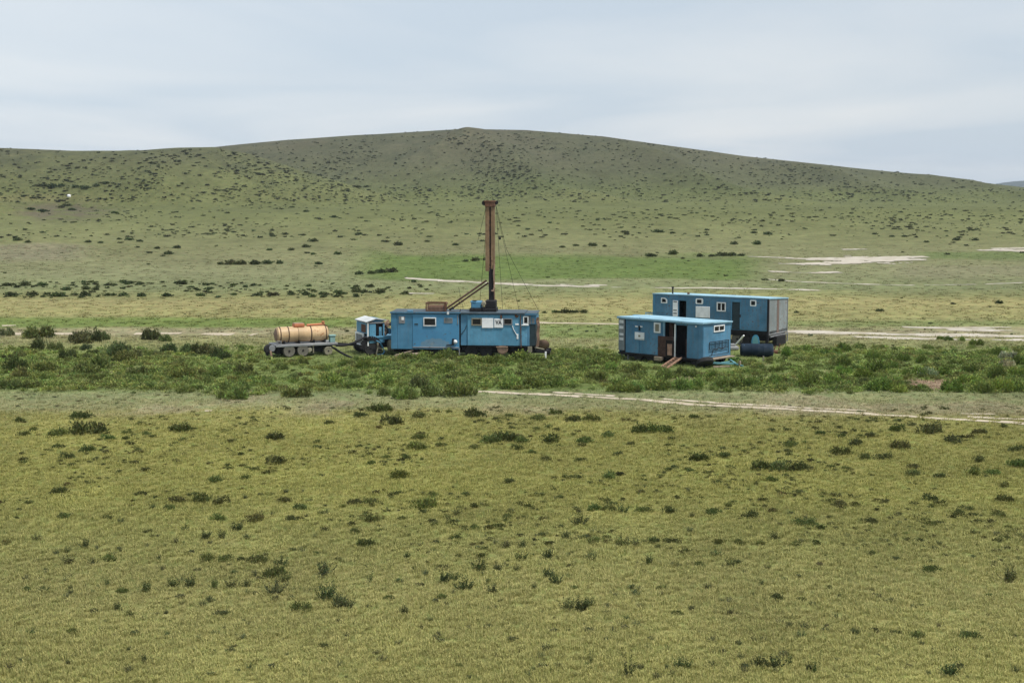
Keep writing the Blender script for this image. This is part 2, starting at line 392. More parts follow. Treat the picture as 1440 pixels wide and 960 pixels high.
# olive / straw hue shift
hs = k.ramp(k.noise(1.0, 4, mapv((1.7, 1.1, 1)), .6), [(.35, (.80, .98, .85)), (.5, W3(1)), (.68, (1.16, 1.03, 1.05))]); c = k.mix(.8, c, hs, 'MULTIPLY')
k.l(c, k.b.inputs['Base Color']); k.b.inputs['Roughness'].default_value = .95; k.b.inputs['Specular IOR Level'].default_value = .1
bp = k.n('ShaderNodeBump'); bp.inputs['Strength'].default_value = .7; bp.inputs['Distance'].default_value = .09
k.l(k.noise(1.0, 6, mapv((2.2, 2.2, 2.2)), .7), bp.inputs['Height']); k.l(bp.outputs[0], k.b.inputs['Normal'])
gr_.data.materials.append(k.m)
# far blue hill beyond the right shoulder
xs = np.linspace(-1, 1, 60); m = MB(); D_ = 4600
bp_, top = [], []
for u in xs:
    X = float((1600-720)/FOC*D_+u*900); e_ = math.exp(-(u/.55)**2)
    bp_.append(m.bm.verts.new((X, D_-500, -8))); top.append(m.bm.verts.new((X, D_, -8+72*e_*(1+.12*math.sin(u*9)+.06*math.sin(u*23)))))
bk = [m.bm.verts.new((v.co.x, D_+700, -8)) for v in top]
for A_, B_ in ((bp_, top), (top, bk)):
    for i in range(59): m.bm.faces.new((A_[i], A_[i+1], B_[i+1], B_[i]))
M['far'] = plain('far_hill_grass', (.030, .040, .034), .95, .2, .01)
o = m.build('far_hill', 'far', None, True); o['kind'] = 'structure'
# ---------------------------------------------------------------- tracks and pale bare pans
k = NT('pale_dust')
gp = k.n('ShaderNodeNewGeometry').outputs['Position']
c = k.ramp(k.noise(1.0, 6, mapv((1.3, 1.3, 1.3)), .65), [(.25, (.25, .20, .135)), (.5, (.38, .325, .24)), (.75, (.46, .41, .33))])
k.l(c, k.b.inputs['Base Color']); k.b.inputs['Roughness'].default_value = .95; M['dust'] = k.m
k = NT('white_pan')
gp = k.n('ShaderNodeNewGeometry').outputs['Position']
c = k.ramp(k.noise(1.0, 6, mapv((.5, .35, .5)), .65), [(.3, (.26, .225, .155)), (.5, (.37, .335, .275)), (.75, (.47, .435, .38))])
k.l(c, k.b.inputs['Base Color']); k.b.inputs['Roughness'].default_value = .95; M['pan'] = k.m
TRACKS = []
def strip(m, pts, w, seed, gaps=.0, ragged=.6, dz=.02):
    P = unproject([p[0] for p in pts], [p[1] for p in pts])[:, :2]
    seg = np.concatenate([[0], np.cumsum(np.hypot(*(P[1:]-P[:-1]).T))]); n = max(int(seg[-1]/.35), 8)
    s = np.linspace(0, seg[-1], n); X = np.interp(s, seg, P[:, 0]); Y = np.interp(s, seg, P[:, 1])
    X = X+0; Y = Y+(fbm(s/6, s*0, seed+3, 3)-.5)*1.2
    TRACKS.append((X, Y, w))
    dx = np.gradient(X); dy = np.gradient(Y); L = np.hypot(dx, dy); nx, ny = -dy/L, dx/L
    ww = np.interp(s, seg, np.broadcast_to(np.asarray([p[2] if len(p) > 2 else w for p in pts], float), (len(pts),)))
    a = ww*(.5+ragged*(fbm(s/1.1, s*0, seed, 4)-.5)*1.6); b = ww*(.5+ragged*(fbm(s/1.3, s*0+9, seed+1, 4)-.5)*1.6)
    g = fbm(s/3.5, s*0+4, seed+2, 3); ok = (g > gaps) & (a+b > .06)
    prev = None
    for i in range(n):
        if not ok[i]: prev = None; continue
        x0, y0, x1, y1 = X[i]+nx[i]*a[i], Y[i]+ny[i]*a[i], X[i]-nx[i]*b[i], Y[i]-ny[i]*b[i]
        cur = [m.bm.verts.new((xx, yy, float(hfun(xx, yy))+dz)) for xx, yy in ((x0, y0), ((x0+x1)/2, (y0+y1)/2), (x1, y1))]
        if prev:
            for j in range(2): m.bm.faces.new((prev[j], prev[j+1], cur[j+1], cur[j]))
        prev = cur
def patchy(m, pts, w, seed, gaps, cx=.55, cy=.8, dz=.04):
    """bare earth eaten into by grass: small cells kept where noise leaves the ground bare"""
    P = unproject([p[0] for p in pts], [p[1] for p in pts])[:, :2]
    ww = np.array([p[2] if len(p) > 2 else w for p in pts], float)
    xs = np.arange(P[:, 0].min(), P[:, 0].max(), cx); yc_ = np.interp(xs, P[:, 0], P[:, 1]); wx = np.interp(xs, P[:, 0], ww)
    ww = ww*1.45; wx = wx*1.45
    TRACKS.append((xs, yc_, w*1.3))
    cy = min(cy, max(w/6, .22)); nj = int(ww.max()*1.3/cy)+2
    vs = {}
    def V(i, j):
        if (i, j) not in vs:
            X = xs[i]+cx*.35*(vnoise(i*7.1, j*3.3, seed)-.5)*2; Y = yc_[i]+j*cy+cy*.4*(vnoise(i*5.3, j*9.7, seed+1)-.5)*2
            vs[(i, j)] = m.bm.verts.new((float(X), float(Y), float(hfun(X, Y))+dz))
        return vs[(i, j)]
    for i in range(len(xs)-1):
        for j in range(-nj, nj):
            X, Y = xs[i], yc_[i]+j*cy
            q = abs(j+.5)*cy/(wx[i]*.62+1e-6)
            nn = fbm(X/7, Y/(2.5+w*.2), seed, 2)*.6+fbm(X/1.9, Y/2.1, seed+5, 3)*.85
            if nn-.18*gaps*2 > .40+.42*q**1.4: m.bm.faces.new((V(i, j), V(i+1, j), V(i+1, j+1), V(i, j+1)))
def track(name, strips, mat, dz=.025):
    m = MB()
    for i, (pts, w, gaps) in enumerate(strips): (strip if mat == 'dust' else patchy)(m, pts, w, 300+len(TRACKS)*7, gaps, dz=dz)
    o = m.build(name, mat); o['kind'] = 'structure'
    for p in o.data.polygons:
        if p.normal.z < 0: p.flip()
    return o
track('dirt_track', [([(655, 549), (740, 553), (820, 558), (900, 563), (990, 570), (1080, 574), (1200, 581), (1320, 589), (1470, 598)], .62, .22),
                     ([(660, 546), (720, 549), (800, 553), (880, 558), (960, 564), (1060, 569), (1180, 576), (1300, 584), (1470, 592)], .5, .52),
                     ([(1220, 581), (1300, 586), (1380, 590), (1450, 594)], .4, .5),
                     ([(-20, 571), (100, 575), (240, 579), (360, 578), (480, 582)], .4, .56), ([(1350, 581), (1400, 583)], .4, .3)], 'dust')
track('gravel_road', [([(1105, 466.5), (1160, 467.5), (1220, 469), (1300, 471), (1380, 472), (1470, 474)], 1.5, .08),
                      ([(1200, 473.5), (1260, 475.5), (1330, 477), (1400, 477.5), (1470, 478.5)], 1.2, .34),
                      ([(1330, 463), (1380, 464.5), (1470, 466)], 1.4, .2), ([(1270, 460), (1340, 461.5), (1470, 459)], .9, .45)], 'pan')
track('dirt_track', [([(-20, 467.5), (40, 469.2), (90, 469.5), (170, 469.5), (260, 469), (360, 470)], 1.5, .33), ([(757, 454), (800, 455), (872, 456.5)], 1.0, .3), ([(0, 459), (28, 458)], .8, .2)], 'dust')
track('gravel_road', [([(570, 391), (600, 393.5), (650, 396), (700, 399), (770, 402), (850, 403)], 1.7, .12), ([(690, 398), (760, 400), (860, 401)], 1.2, .5),
                      ([(940, 405.5), (1000, 405), (1080, 406.5), (1155, 408)], 1.1, .12), ([(860, 404), (950, 405), (1000, 404)], .8, .45), ([(575, 412.5), (600, 412.8), (612, 413)], .7, .2),
                      ([(1080, 393), (1120, 396), (1180, 398.5), (1260, 401), (1330, 401.5)], 1.0, .34), ([(1300, 401), (1380, 400), (1450, 397)], .7, .5)], 'pan')
track('salt_pan', [([(1052, 361, 1.), (1090, 362.5, 2.5), (1140, 365, 4), (1180, 365.5, 12), (1220, 365, 15), (1265, 363, 11), (1305, 361.5, 2)], 8, .16),
                   ([(1095, 371, 1.), (1130, 372, 3.5), (1170, 370.5, 6), (1220, 368, 5)], 4, .12), ([(1080, 381.5), (1110, 383.5), (1150, 384), (1185, 383)], 2.0, .33),
                   ([(1375, 352.5, 3), (1400, 352, 6), (1470, 353, 8)], 5, .2), ([(1395, 350), (1470, 348)], 3, .4), ([(1185, 351.5), (1220, 350.5)], 2, .4)], 'pan', .06)
# ================================================================ light, sky, air
w = bpy.data.worlds.new('World'); SC.world = w; w.use_nodes = True
nt = w.node_tree; nt.nodes.clear()
N = nt.nodes.new; Lk = nt.links.new
SUN = Vector((.46, -.34, 1.22)).normalized()
el = math.asin(SUN.z); az = math.atan2(SUN.x, SUN.y)
sky = N('ShaderNodeTexSky'); sky.sky_type = 'NISHITA'; sky.sun_disc = False; sky.sun_elevation = el; sky.sun_rotation = az; sky.air_density = 1.0; sky.dust_density = 2.0
bg1 = N('ShaderNodeBackground'); bg1.inputs[1].default_value = .075; Lk(sky.outputs[0], bg1.inputs[0])
tc = N('ShaderNodeTexCoord'); sep = N('ShaderNodeSeparateXYZ'); Lk(tc.outputs['Generated'], sep.inputs[0])
# thin cloud sheet: flat layer coordinates (x/z, y/z)
mz = N('ShaderNodeMath'); mz.operation = 'ADD'; Lk(sep.outputs['Z'], mz.inputs[0]); mz.inputs[1].default_value = .055
mx_ = N('ShaderNodeMath'); mx_.operation = 'MAXIMUM'; Lk(mz.outputs[0], mx_.inputs[0]); mx_.inputs[1].default_value = .02
dv = N('ShaderNodeVectorMath'); dv.operation = 'DIVIDE'; Lk(tc.outputs['Generated'], dv.inputs[0])
cmb = N('ShaderNodeCombineXYZ'); Lk(mx_.outputs[0], cmb.inputs[0]); Lk(mx_.outputs[0], cmb.inputs[1]); cmb.inputs[2].default_value = 1e3; Lk(cmb.outputs[0], dv.inputs[1])
mp = N('ShaderNodeMapping'); mp.inputs['Scale'].default_value = (.55, .34, 1); mp.inputs['Location'].default_value = (1.35, .2, 0); mp.inputs['Rotation'].default_value = (0, 0, R(10)); Lk(dv.outputs[0], mp.inputs[0])
nz = N('ShaderNodeTexNoise'); nz.inputs['Scale'].default_value = .85; nz.inputs['Detail'].default_value = 7; nz.inputs['Roughness'].default_value = .46; nz.inputs['Distortion'].default_value = .5; Lk(mp.outputs[0], nz.inputs['Vector'])
rp = N('ShaderNodeValToRGB'); Lk(nz.outputs[0], rp.inputs[0]); e = rp.color_ramp.elements
e[0].position = .40; e[0].color = (.352, .402, .455, 1); e[1].position = .72; e[1].color = (.475, .492, .505, 1)
# paler towards the horizon on the left, bluer to the right
bg2 = N('ShaderNodeBackground'); Lk(rp.outputs[0], bg2.inputs[0]); mr = N('ShaderNodeMath'); mr.operation = 'MULTIPLY_ADD'; Lk(sep.outputs['Z'], mr.inputs[0]); mr.inputs[1].default_value = 2.0; Lk(sep.outputs['X'], mr.inputs[2])
m2 = N('ShaderNodeMapRange'); Lk(mr.outputs[0], m2.inputs[0]); m2.inputs[1].default_value = -.35; m2.inputs[2].default_value = .45; m2.inputs[3].default_value = 1.09; m2.inputs[4].default_value = .98; Lk(m2.outputs[0], bg2.inputs[1])
mixs = N('ShaderNodeMixShader'); mixs.inputs[0].default_value = .86; Lk(bg1.outputs[0], mixs.inputs[1]); Lk(bg2.outputs[0], mixs.inputs[2])
wo = N('ShaderNodeOutputWorld'); Lk(mixs.outputs[0], wo.inputs[0])
sd = bpy.data.lights.new('sun', 'SUN'); sd.energy = 2.6; sd.angle = R(6); sd.color = (1, .95, .87)
so = bpy.data.objects.new('sun', sd); COL.objects.link(so); so.rotation_euler = (-SUN).to_track_quat('-Z', 'Y').to_euler(); so.location = (0, 0, 200)
SC.view_settings.view_transform = 'Standard'; SC.view_settings.look = 'None'; SC.view_settings.exposure = 0.82; SC.view_settings.gamma = 1
SC.view_settings.use_curve_mapping = False
hz = MB().box(-3600, 3600, -80, 7100, -30, 90, 0)
k = NT('haze_air'); k.t.nodes.remove(k.b)
pv = k.n('ShaderNodeVolumePrincipled'); pv.inputs['Color'].default_value = (.74, .86, 1.0, 1); pv.inputs['Density'].default_value = 0.8e-4; pv.inputs['Anisotropy'].default_value = .1
k.l(pv.outputs[0], k.out.inputs['Volume'])
o = hz.build('haze', k.m); o['kind'] = 'stuff'
# ================================================================ drill rig
O = G(550, 502); O.z = 0
F = Frame(O, R(-5), 665); f = F.front
rig = thing('drill_rig', 'long blue drilling rig body on wheels with a tall rusty mast rising from its roof', 'drilling rig', O, F.rz)
X0 = f(550, 470)[0]; XS = f(646, 470)[0]; XE = f(754, 470)[0]
zl, zr = f(600, 491)[1], f(700, 486)[1]; zt = f(600, 441)[1]
xa, xb = f(558.5, 470)[0], f(580, 470)[0]
DEP = 2.45
body = MB().box(X0, XS-.02, 0, DEP, zl, zt).box(X0, xa-.03, -.03, 0.02, zl+.01, zt-.03).box(xa+.02, xb-.01, -.022, .02, zl+.01, zt-.05).build('body', 'blue_panel', rig)
MB().box(xb+.03, XS-.03, -.035, .015, zl+.12, zt-.05).build('side_panel', 'worn_side', rig)
MB().box(xb+.01, XS-.05, -.075, -.036, zl+.10, zl+.17).box(XS-.13, XS-.07, -.06, -.036, f(0, 456)[1], f(0, 443)[1]).build('edge_trim', 'steel', rig)
MB().box(XS-.02, XS+.12, .10, DEP-.1, zr, zt-.02, 0).build('body_joint', 'black', rig)
b2 = MB().box(XS+.09, XE-.45, .06, DEP, zr, zt)
b2.box(f(740, 0)[0], XE, .05, DEP-.02, zr+1.45, zt-.02)      # upper band over the open end
b2.build('rear_body', 'blue_panel', rig)
xp, xq = f(657.5, 470)[0], f(741, 470)[0]
MB().box(xp, xq, .0, .07, zr+.01, zt-.06).build('side_panel', 'blue', rig)
# open right end: dark lining, bent pale sheet
MB().box(xq+.02, XE-.06, .08, DEP-.2, zr, zr+1.5).build('end_panel', 'dkgreen', rig)
MB().box(XE-.30, XE-.12, .04, .07, zr+1.5, zt-.25).box(XE-.5, XE-.36, .03, .06, zr+1.47, zt-.1).build('bent_sheet', 'steel', rig)
sh = MB()
pz = [zr-.05, zr+.5, zr+.9, zr+1.35, zr+1.7, zt-.2]; px_ = [.02, .10, .05, .13, .02, .06]
for i in range(5):
    sh.bm.faces.new([sh.bm.verts.new(Vector(v)) for v in ((XE-.04+px_[i], .02, pz[i]), (XE+.16+px_[i]*.6, .35, pz[i]), (XE+.16+px_[i+1]*.6, .35, pz[i+1]), (XE-.04+px_[i+1], .02, pz[i+1]))])
bmesh.ops.solidify(sh.bm, geom=sh.bm.faces[:], thickness=.02)
sh.build('torn_sheet', 'rust_pale', rig)
MB().bar((f(733, 0)[0], -.03, zr-.1), (f(732, 0)[0], -.03, zt-.02), .09, .05).build('drain_pipe', 'rust', rig)
# roof
MB().box(X0-.04, XE-.75, -.10, DEP+.06, zt+.002, zt+.11, .02).box(XE-.74, XE+.06, -.06, DEP+.04, zt+.004, zt+.075, .02).build('roof', 'rig_roof', rig)
MB().box(X0-.05, XS+.1, -.115, -.1, zt+.035, zt+.125, .0).box(f(727, 0)[0], XE+.07, -.075, -.06, zt-.04, zt+.085, 0).box(f(572, 0)[0], f(580, 0)[0], .1, .5, zt+.11, zt+.19).build('roof_edge', 'cabin_blue', rig)
# windows, vents and boards
window(rig, F.rect(595.5, 458.5, 613.5, 446.3), -.036, .07)
w = MB().ring(*F.rect(624.5, 454, 636.5, 447), .05, -.06, -.036).build('vent', 'steel', rig)
xx = F.rect(624.5, 454, 636.5, 447)
m = MB()
for i in range(4): m.box(xx[0]+.05, xx[1]-.05, -.055, -.037, xx[2]+.06+i*.06, xx[2]+.085+i*.06, 0)
m.build('louvre', 'khaki', w)
xx = F.rect(561, 454.5, 569.5, 444.5); MB().box(xx[0], xx[1], -.05, -.023, xx[2], xx[3]).build('plate', 'steel', rig)
MB().box(xx[0]+.18, xx[1]-.07, -.065, -.05, xx[2]+.22, xx[3]-.06).build('lamp', 'white', rig)
xx = F.rect(583, 456.3, 588, 454.6); MB().box(xx[0], xx[1], -.06, -.037, xx[2], xx[3]).build('handle', 'dkgreen', rig)
window(rig, F.rect(663, 457.6, 677.5, 447.2), 0, .075, 'khaki')
window(rig, F.rect(708, 456.8, 720.5, 447.6), 0, .06, 'steel')
xx = F.rect(677.8, 460.8, 693.8, 447.4); MB().box(xx[0], xx[1], -.06, -.02, xx[2], xx[3]).build('board', 'signwhite', rig)
xx = F.rect(695, 460.6, 707.5, 448); sgn = MB().box(xx[0], xx[1], -.055, -.02, xx[2], xx[3]).build('sign_board', 'signwhite', rig)
M['ink'] = plain('sign_ink', (.03, .03, .035), .8, .2)
cu = bpy.data.curves.new('lettering', 'FONT'); cu.body = 'VA'; cu.size = .40; cu.align_x = 'CENTER'; cu.extrude = .004; cu.offset = .012; cu.materials.append(M['ink'])
t0_ = bpy.data.objects.new('lettering', cu); COL.objects.link(t0_); bpy.context.view_layer.update()
me_ = bpy.data.meshes.new_from_object(t0_.evaluated_get(bpy.context.evaluated_depsgraph_get())); bpy.data.objects.remove(t0_)
t = bpy.data.objects.new('lettering', me_); COL.objects.link(t); t.parent = sgn; t.rotation_euler = (R(90), 0, 0); t.location = ((xx[0]+xx[1])/2, -.062, xx[2]+.23)
t.scale = (.78, 1, 1)
xx = F.rect(736, 456, 742, 444.5, 0); window(rig, (xx[0]-.02, xx[1]+.06, xx[2], xx[3]), 0, .07, 'white')
xx = F.rect(733.5, 457.6, 743.5, 456.2); MB().box(xx[0], xx[1], -.09, -.03, xx[2], xx[3]).build('shelf', 'white', rig)
xx = F.rect(724.5, 457, 729.5, 454.9); MB().box(xx[0], xx[1], -.03, -.002, xx[2], xx[3]).build('label_plate', 'signwhite', rig)
m = MB(); m.path([(f(a, b)[0], -.02, f(a, b)[1]) for a, b in ((720.5, 458), (722, 463), (725, 468), (727.5, 472))], .025)
m.box(f(726.5, 0)[0], f(729, 0)[0], -.035, -.004, f(0, 476)[1], f(0, 469)[1]).build('cable', 'white', rig)
MB().path([(f(a, b)[0], .03, f(a, b)[1]) for a, b in ((656, 457), (654, 463), (650, 468), (647.5, 471))], .018).build('cable', 'dkgreen', rig)
m = MB().tube((f(726.5, 0)[0], -.03, f(0, 443.5)[1]), (f(726.5, 0)[0], .0, f(0, 443.5)[1]), .13, seg=12).box(f(703.5, 0)[0], f(706, 0)[0], -.08, -.003, f(0, 447.5)[1], f(0, 442.5)[1])
m.build('lamp', 'rust', rig)
m = MB().tube((f(637, 0)[0], -.10, f(0, 485)[1]), (f(637.5, 0)[0], -.10, f(0, 476)[1]), .06, seg=10).tube((f(637, 0)[0], -.10, f(0, 484.5)[1]), (f(628, 0)[0], -.08, f(0, 485.5)[1]), .035, seg=8)
m.build('exhaust_pipe', 'black', rig)
MB().lathe([(.02, 0), (.09, .02), (.14, .06), (.06, .10)], (f(640.5, 0)[0], -.16, f(0, 480.5)[1]), 'Y', 14).build('exhaust_hood', 'white', rig, True)
# underframe: rails, axles, dark running gear
u = MB()
for yy in (.45, 1.75): u.box(X0+.1, XE+.9, yy, yy+.16, zl-.24, zl-.04)
for i in range(9): xm = X0+.5+i*1.1; u.box(xm, xm+.12, .2, 2.25, zl-.18, zl-.06)
u.build('underframe', 'black', rig)
MB().box(X0+.9, XS-.4, .25, 2.3, zl-.3, zl+.02).box(XS+.1, XE-.1, .3, 2.2, zr-.36, zr+.02).box(xp, XE-.6, .02, .3, zr-.10, zr-.01).build('underside', 'black', rig)
for wx in (f(616, 0)[0], f(662, 0)[0], f(683, 0)[0]):
    wheel(rig, wx, .25, .44, .26, 'rubber', 'black'); wheel(rig, wx, 1.95, .44, .26, 'rubber', 'black')
xm = f(706.5, 0)[0]
MB().lathe([(.02, 0), (.30, .02), (.37, .08), (.37, .9), (.30, .95), (.02, .95)], (xm, .0, zr-.22), 'Y', 20).box(xm-.42, xm+.36, -.04, .5, zr-.12, zr-.04).box(xm-.05, xm+.05, .05, .1, zr-.8, zr-.5).build('air_tank', 'rust_pale', rig, True)
MB().box(f(742, 0)[0], f(748, 0)[0], .02, .4, zr-.42, zr-.04).tube((f(752, 0)[0], .1, zr-.1), (f(765, 0)[0], .25, zr-.25), .05).build('rear_bracket', 'khaki', rig)
MB().bar((f(646, 0)[0], -.05, zl+.1), (f(646, 0)[0], -.06, .0), .06).build('support_leg', 'steel', rig)
MB().bar((f(739, 0)[0], .1, zr), (f(739, 0)[0], .1, .0), .10).build('support_leg', 'black', rig)
# mast
mx = f(689.5, 400, 1.0)[0]; s_ = F; ym = 1.0
def fm(px, py): return F.front(px, py, ym)
zb = zt+.11; ztop = fm(689, 283)[1]; zmid = fm(689, 376)[1]
wl, wr = fm(682.8, 350)[0], fm(695.8, 350)[0]
mast = MB()
mast.box(wl, wl+.27, ym-.14, ym+.22, zmid-.25, ztop-.25).box(wr-.25, wr, ym-.14, ym+.22, zmid-.1, ztop-.25).box(wl+.1, wr-.1, ym+.16, ym+.21, zmid-.2, ztop-.25)
mast = mast.build('mast', 'mast', rig)
MB().box(wl+.27, wr-.25, ym-.02, ym+.10, zmid-.3, ztop-.3, 0).build('mast_channel', 'band', mast)
m = MB()
for i in range(9):
    z = zmid+.1+i*(ztop-zmid-.6)/8; m.box(wl+.26, wr-.24, ym-.06, ym-.03, z, z+.06, 0)
for py, h_ in ((322, .3), (337, .5), (346, .25), (312, .2)):
    z = fm(0, py)[1]; m.box(wl+.24, wr-.30, ym-.12, ym-.03, z-h_/2, z+h_/2, 0)
m.build('rungs', 'black', mast)
ml = MB().box(wl+.22, wr-.02, ym-.10, ym+.22, zb+.3, zmid+.05)
ml.build('mast_foot', 'rust', rig)
MB().box(wl+.24, wl+.42, ym-.13, ym-.10, zb+.3, zmid+.0, 0).box(wr-.2, wr-.05, ym-.12, ym-.10, zb+.3, fm(0, 366)[1], 0).build('mast_guide', 'black', rig)
MB().path([(wl+.42, ym-.16, fm(0, 408)[1]), (wl+.52, ym-.19, fm(0, 409)[1]), (wl+.60, ym-.18, fm(0, 404)[1]), (wl+.56, ym-.18, fm(0, 385)[1]), (wl+.60, ym-.16, fm(0, 372)[1])], .055).build('drill_pipe', 'rust_pale', rig)
cr = MB().box(wl-.02, wr+.04, ym-.22, ym+.3, ztop-.36, ztop+.02).box(wl-.08, wr+.10, ym-.25, ym+.33, ztop-.05, ztop+.04)
cr = cr.build('crown_block', 'rust', rig)
MB().lathe([(.02, 0), (.17, .0), (.13, .05), (.17, .1), (.02, .1)], (wl-.06, ym-.2, ztop-.12), 'Y', 16).lathe([(.02, 0), (.13, .0), (.10, .05), (.13, .1), (.02, .1)], (wr+.12, ym-.2, ztop-.10), 'Y', 16).build('pulley', 'black', cr)
# boom stays
p0 = fm(628, 433.5); p1 = fm(684.5, 394)
MB().tube((p0[0], ym-.35, p0[1]), (p1[0], ym-.1, p1[1]), .065).tube((p0[0]+.15, ym+.35, p0[1]-.15), (p1[0]+.1, ym+.1, p1[1]-.18), .06).tube((p0[0]+.9, ym-.2, p0[1]+.42), (p0[0]+.95, ym+.25, p0[1]+.42), .04).bar((fm(636.5, 0)[0], ym-.3, fm(0, 430.5)[1]), (fm(639, 0)[0], ym-.3, fm(0, 434.5)[1]), .05).build('boom_stay', 'band', rig)
MB().bar((fm(627.5, 0)[0], ym-.35, zb), (fm(627.5, 0)[0], ym-.35, fm(0, 424)[1]), .12).tube((fm(628, 0)[0], ym-.4, fm(0, 427)[1]), (fm(628, 0)[0], ym+.4, fm(0, 427)[1]), .06).build('boom_post', 'rust', rig)
# winch and engine at the mast foot
xx = (fm(663.5, 0)[0], fm(678, 0)[0]); MB().box(xx[0], xx[1], ym-.45, ym+.6, zb+.22, fm(0, 423)[1], .05).box(xx[0]-.05, xx[1]-.35, ym-.48, ym+.5, fm(0, 424.5)[1], fm(0, 423)[1]).build('engine_cover', 'blue_panel', rig)
MB().box(fm(661.5, 0)[0], fm(699, 0)[0], ym-.55, ym+.75, zb+.002, zb+.24, .03).box(fm(683, 0)[0], fm(698, 0)[0], ym-.4, ym+.5, zb+.24, fm(0, 421.5)[1], .06).box(fm(680, 0)[0], fm(684, 0)[0], ym-.62, ym-.45, zb-.1, fm(0, 430)[1]).build('winch', 'black', rig)
MB().lathe([(.02, 0), (.13, .01), (.16, .04), (.16, .5), (.02, .5)], (fm(681.3, 0)[0], ym-.6, fm(0, 426)[1]), 'Y', 16).build('winch_drum', 'khaki', rig, True)
for (a, b, c_, d, yy) in ((685, 285, 671.5, 341, .6), (684, 318, 674, 433, 1.9), (697.5, 287, 706.8, 434.5, .5), (697.8, 290, 712, 350, 1.9), (712, 350, 757, 436, 2.3), (699, 300, 729.5, 434.5, 2.2), (645, 404, 651.5, 434.5, .5)):
    q0 = F.front(a, b, ym-.1); q1 = F.front(c_, d, yy)
    MB().tube((q0[0], ym-.1, q0[1]), (q1[0], yy, q1[1]), .011, seg=6).build('guy_wire', 'black', rig)
MB().lathe([(.03, 0), (.09, .02), (.09, .12), (.03, .14)], (fm(703, 0)[0], ym-.05, fm(0, 335)[1]), 'Y', 10).build('guy_block', 'black', rig)
MB().tube((F.front(665, 0, .3)[0]-1.6, .3, zb+.15), (F.front(665, 0, .3)[0]-1.3, .3, zb+.28), .07).bar((F.front(653, 0, .3)[0]-.3, .3, zb), (F.front(653, 0, .3)[0]-.25, .3, zb+.2), .04).build('roof_fitting', 'black', rig)
bx = F.front(630, 441, -.1); MB().box(bx[0]-.07, bx[0]+.07, -.16, -.1, bx[1]-.05, bx[1]+.12).build('lamp', 'white', rig)
# things by the rig
def wpt(Fr, x, y, z): return Fr.O+Matrix.Rotation(Fr.rz, 3, 'Z') @ Vector((x, y, z))
cgx = F.rect(600, 437, 626, 425.2, .9); L_ = cgx[1]-cgx[0]
cage = thing('wire_cage', 'rusty wire cage lying on the blue rig roof beside the boom', 'cage', wpt(F, cgx[0], .7, zb), F.rz)
m = MB(); hh = cgx[3]-zb
for a in (0, L_):
    for b in (0, .8): m.bar((a, b, 0), (a, b, hh), .07)
for z in (.03, hh-.03):
    for b in (0, .8): m.bar((0, b, z), (L_, b, z), .06)
    for a in (0, L_): m.bar((a, 0, z), (a, .8, z), .06)
m.build('frame', 'rust', cage)
m = MB()
for i in range(1, 14):
    a = L_*i/14; m.bar((a, .0, 0), (a, .0, hh), .022); m.bar((a, .8, 0), (a, .8, hh), .022)
for i in range(1, 6):
    z = hh*i/6; m.bar((0, 0, z), (L_, 0, z), .018); m.bar((0, .8, z), (L_, .8, z), .018)
m.build('mesh', 'rust_pale', cage)
MB().box(.1, L_-.1, .12, .7, .02, hh*.62, .06).build('core', 'rust', cage)
sp = wpt(F, F.front(757, 0, .2)[0], .2, 0)
o = MB().lathe([(.001, .0), (.22, .03), (.40, .13), (.43, .13), (.24, -.01), (.001, -.03)], (0, 0, 0), 'Y', 22).build('curved_plate', 'rust_pale', None, True)
o.location = G(764, 503)+Vector((0, .6, .75)); o.rotation_euler = (R(38), R(24), R(10)); tag(o, 'pale rusty curved metal plate tilted off the end of the rig', 'metal plate')
b = MB(); b.prism([(-.85, .30), (.1, .22), (.55, .0), (.5, -.10), (-.1, .06), (-.85, .14)], 0, .9)
o = b.build('mudguard', 'black'); o.location = G(763, 502)+Vector((.0, .3, .33)); o.rotation_euler.z = R(-5); tag(o, 'black sloping metal flap below the tilted rusty plate', 'flap')
o = MB().box(-.06, .06, -.04, .04, 0, .58, .01).build('stake', 'white'); o.location = G(767, 506.5); o.rotation_euler.y = R(2); tag(o, 'short white stake standing in the shrubs at the rig end', 'stake')
a = wpt(F, F.front(553, 0, -.25)[0], -.35, .1); b = wpt(F, F.front(580, 0, -.2)[0], .1, .47)
o = MB().bar((0, 0, 0), b-a, .12, .07).build('timber', 'wood'); o.location = a; tag(o, 'weathered timber propped slanting under the blue rig body', 'timber')
a = wpt(F, F.front(556, 0, -.2)[0], -.1, .12); b = wpt(F, F.front(600, 0, -.2)[0], .15, .26)
o = MB().tube((0, 0, 0), b-a, .10, .13, 10).build('log', 'wood', None, True); o.location = a
tag(o, 'grey log lying in shadow below the left half of the rig', 'log')
o = MB().tube((.4, 0, 0), b-a+Vector((.0, .05, .06)), .12, .11, 10).build('log', 'wood', None, True); o.location = a+Vector((0, .32, .1)); tag(o, 'second grey log lying behind and above the front log under the rig', 'log')
# ================================================================ truck
O = G(517, 499.5); T = Frame(O, R(25), 530)
tr = thing('truck', 'old blue truck with a white roof parked nose left beside the rig', 'truck', O, T.rz)
ft = T.front
def tx(px, y=0): return T.front(px, 470, y)[0]
xF, xD, xB = tx(516.5), tx(541), tx(551)
zc = ft(516, 453.5)[1]; zs = ft(530, 473)[1]; W = 2.25
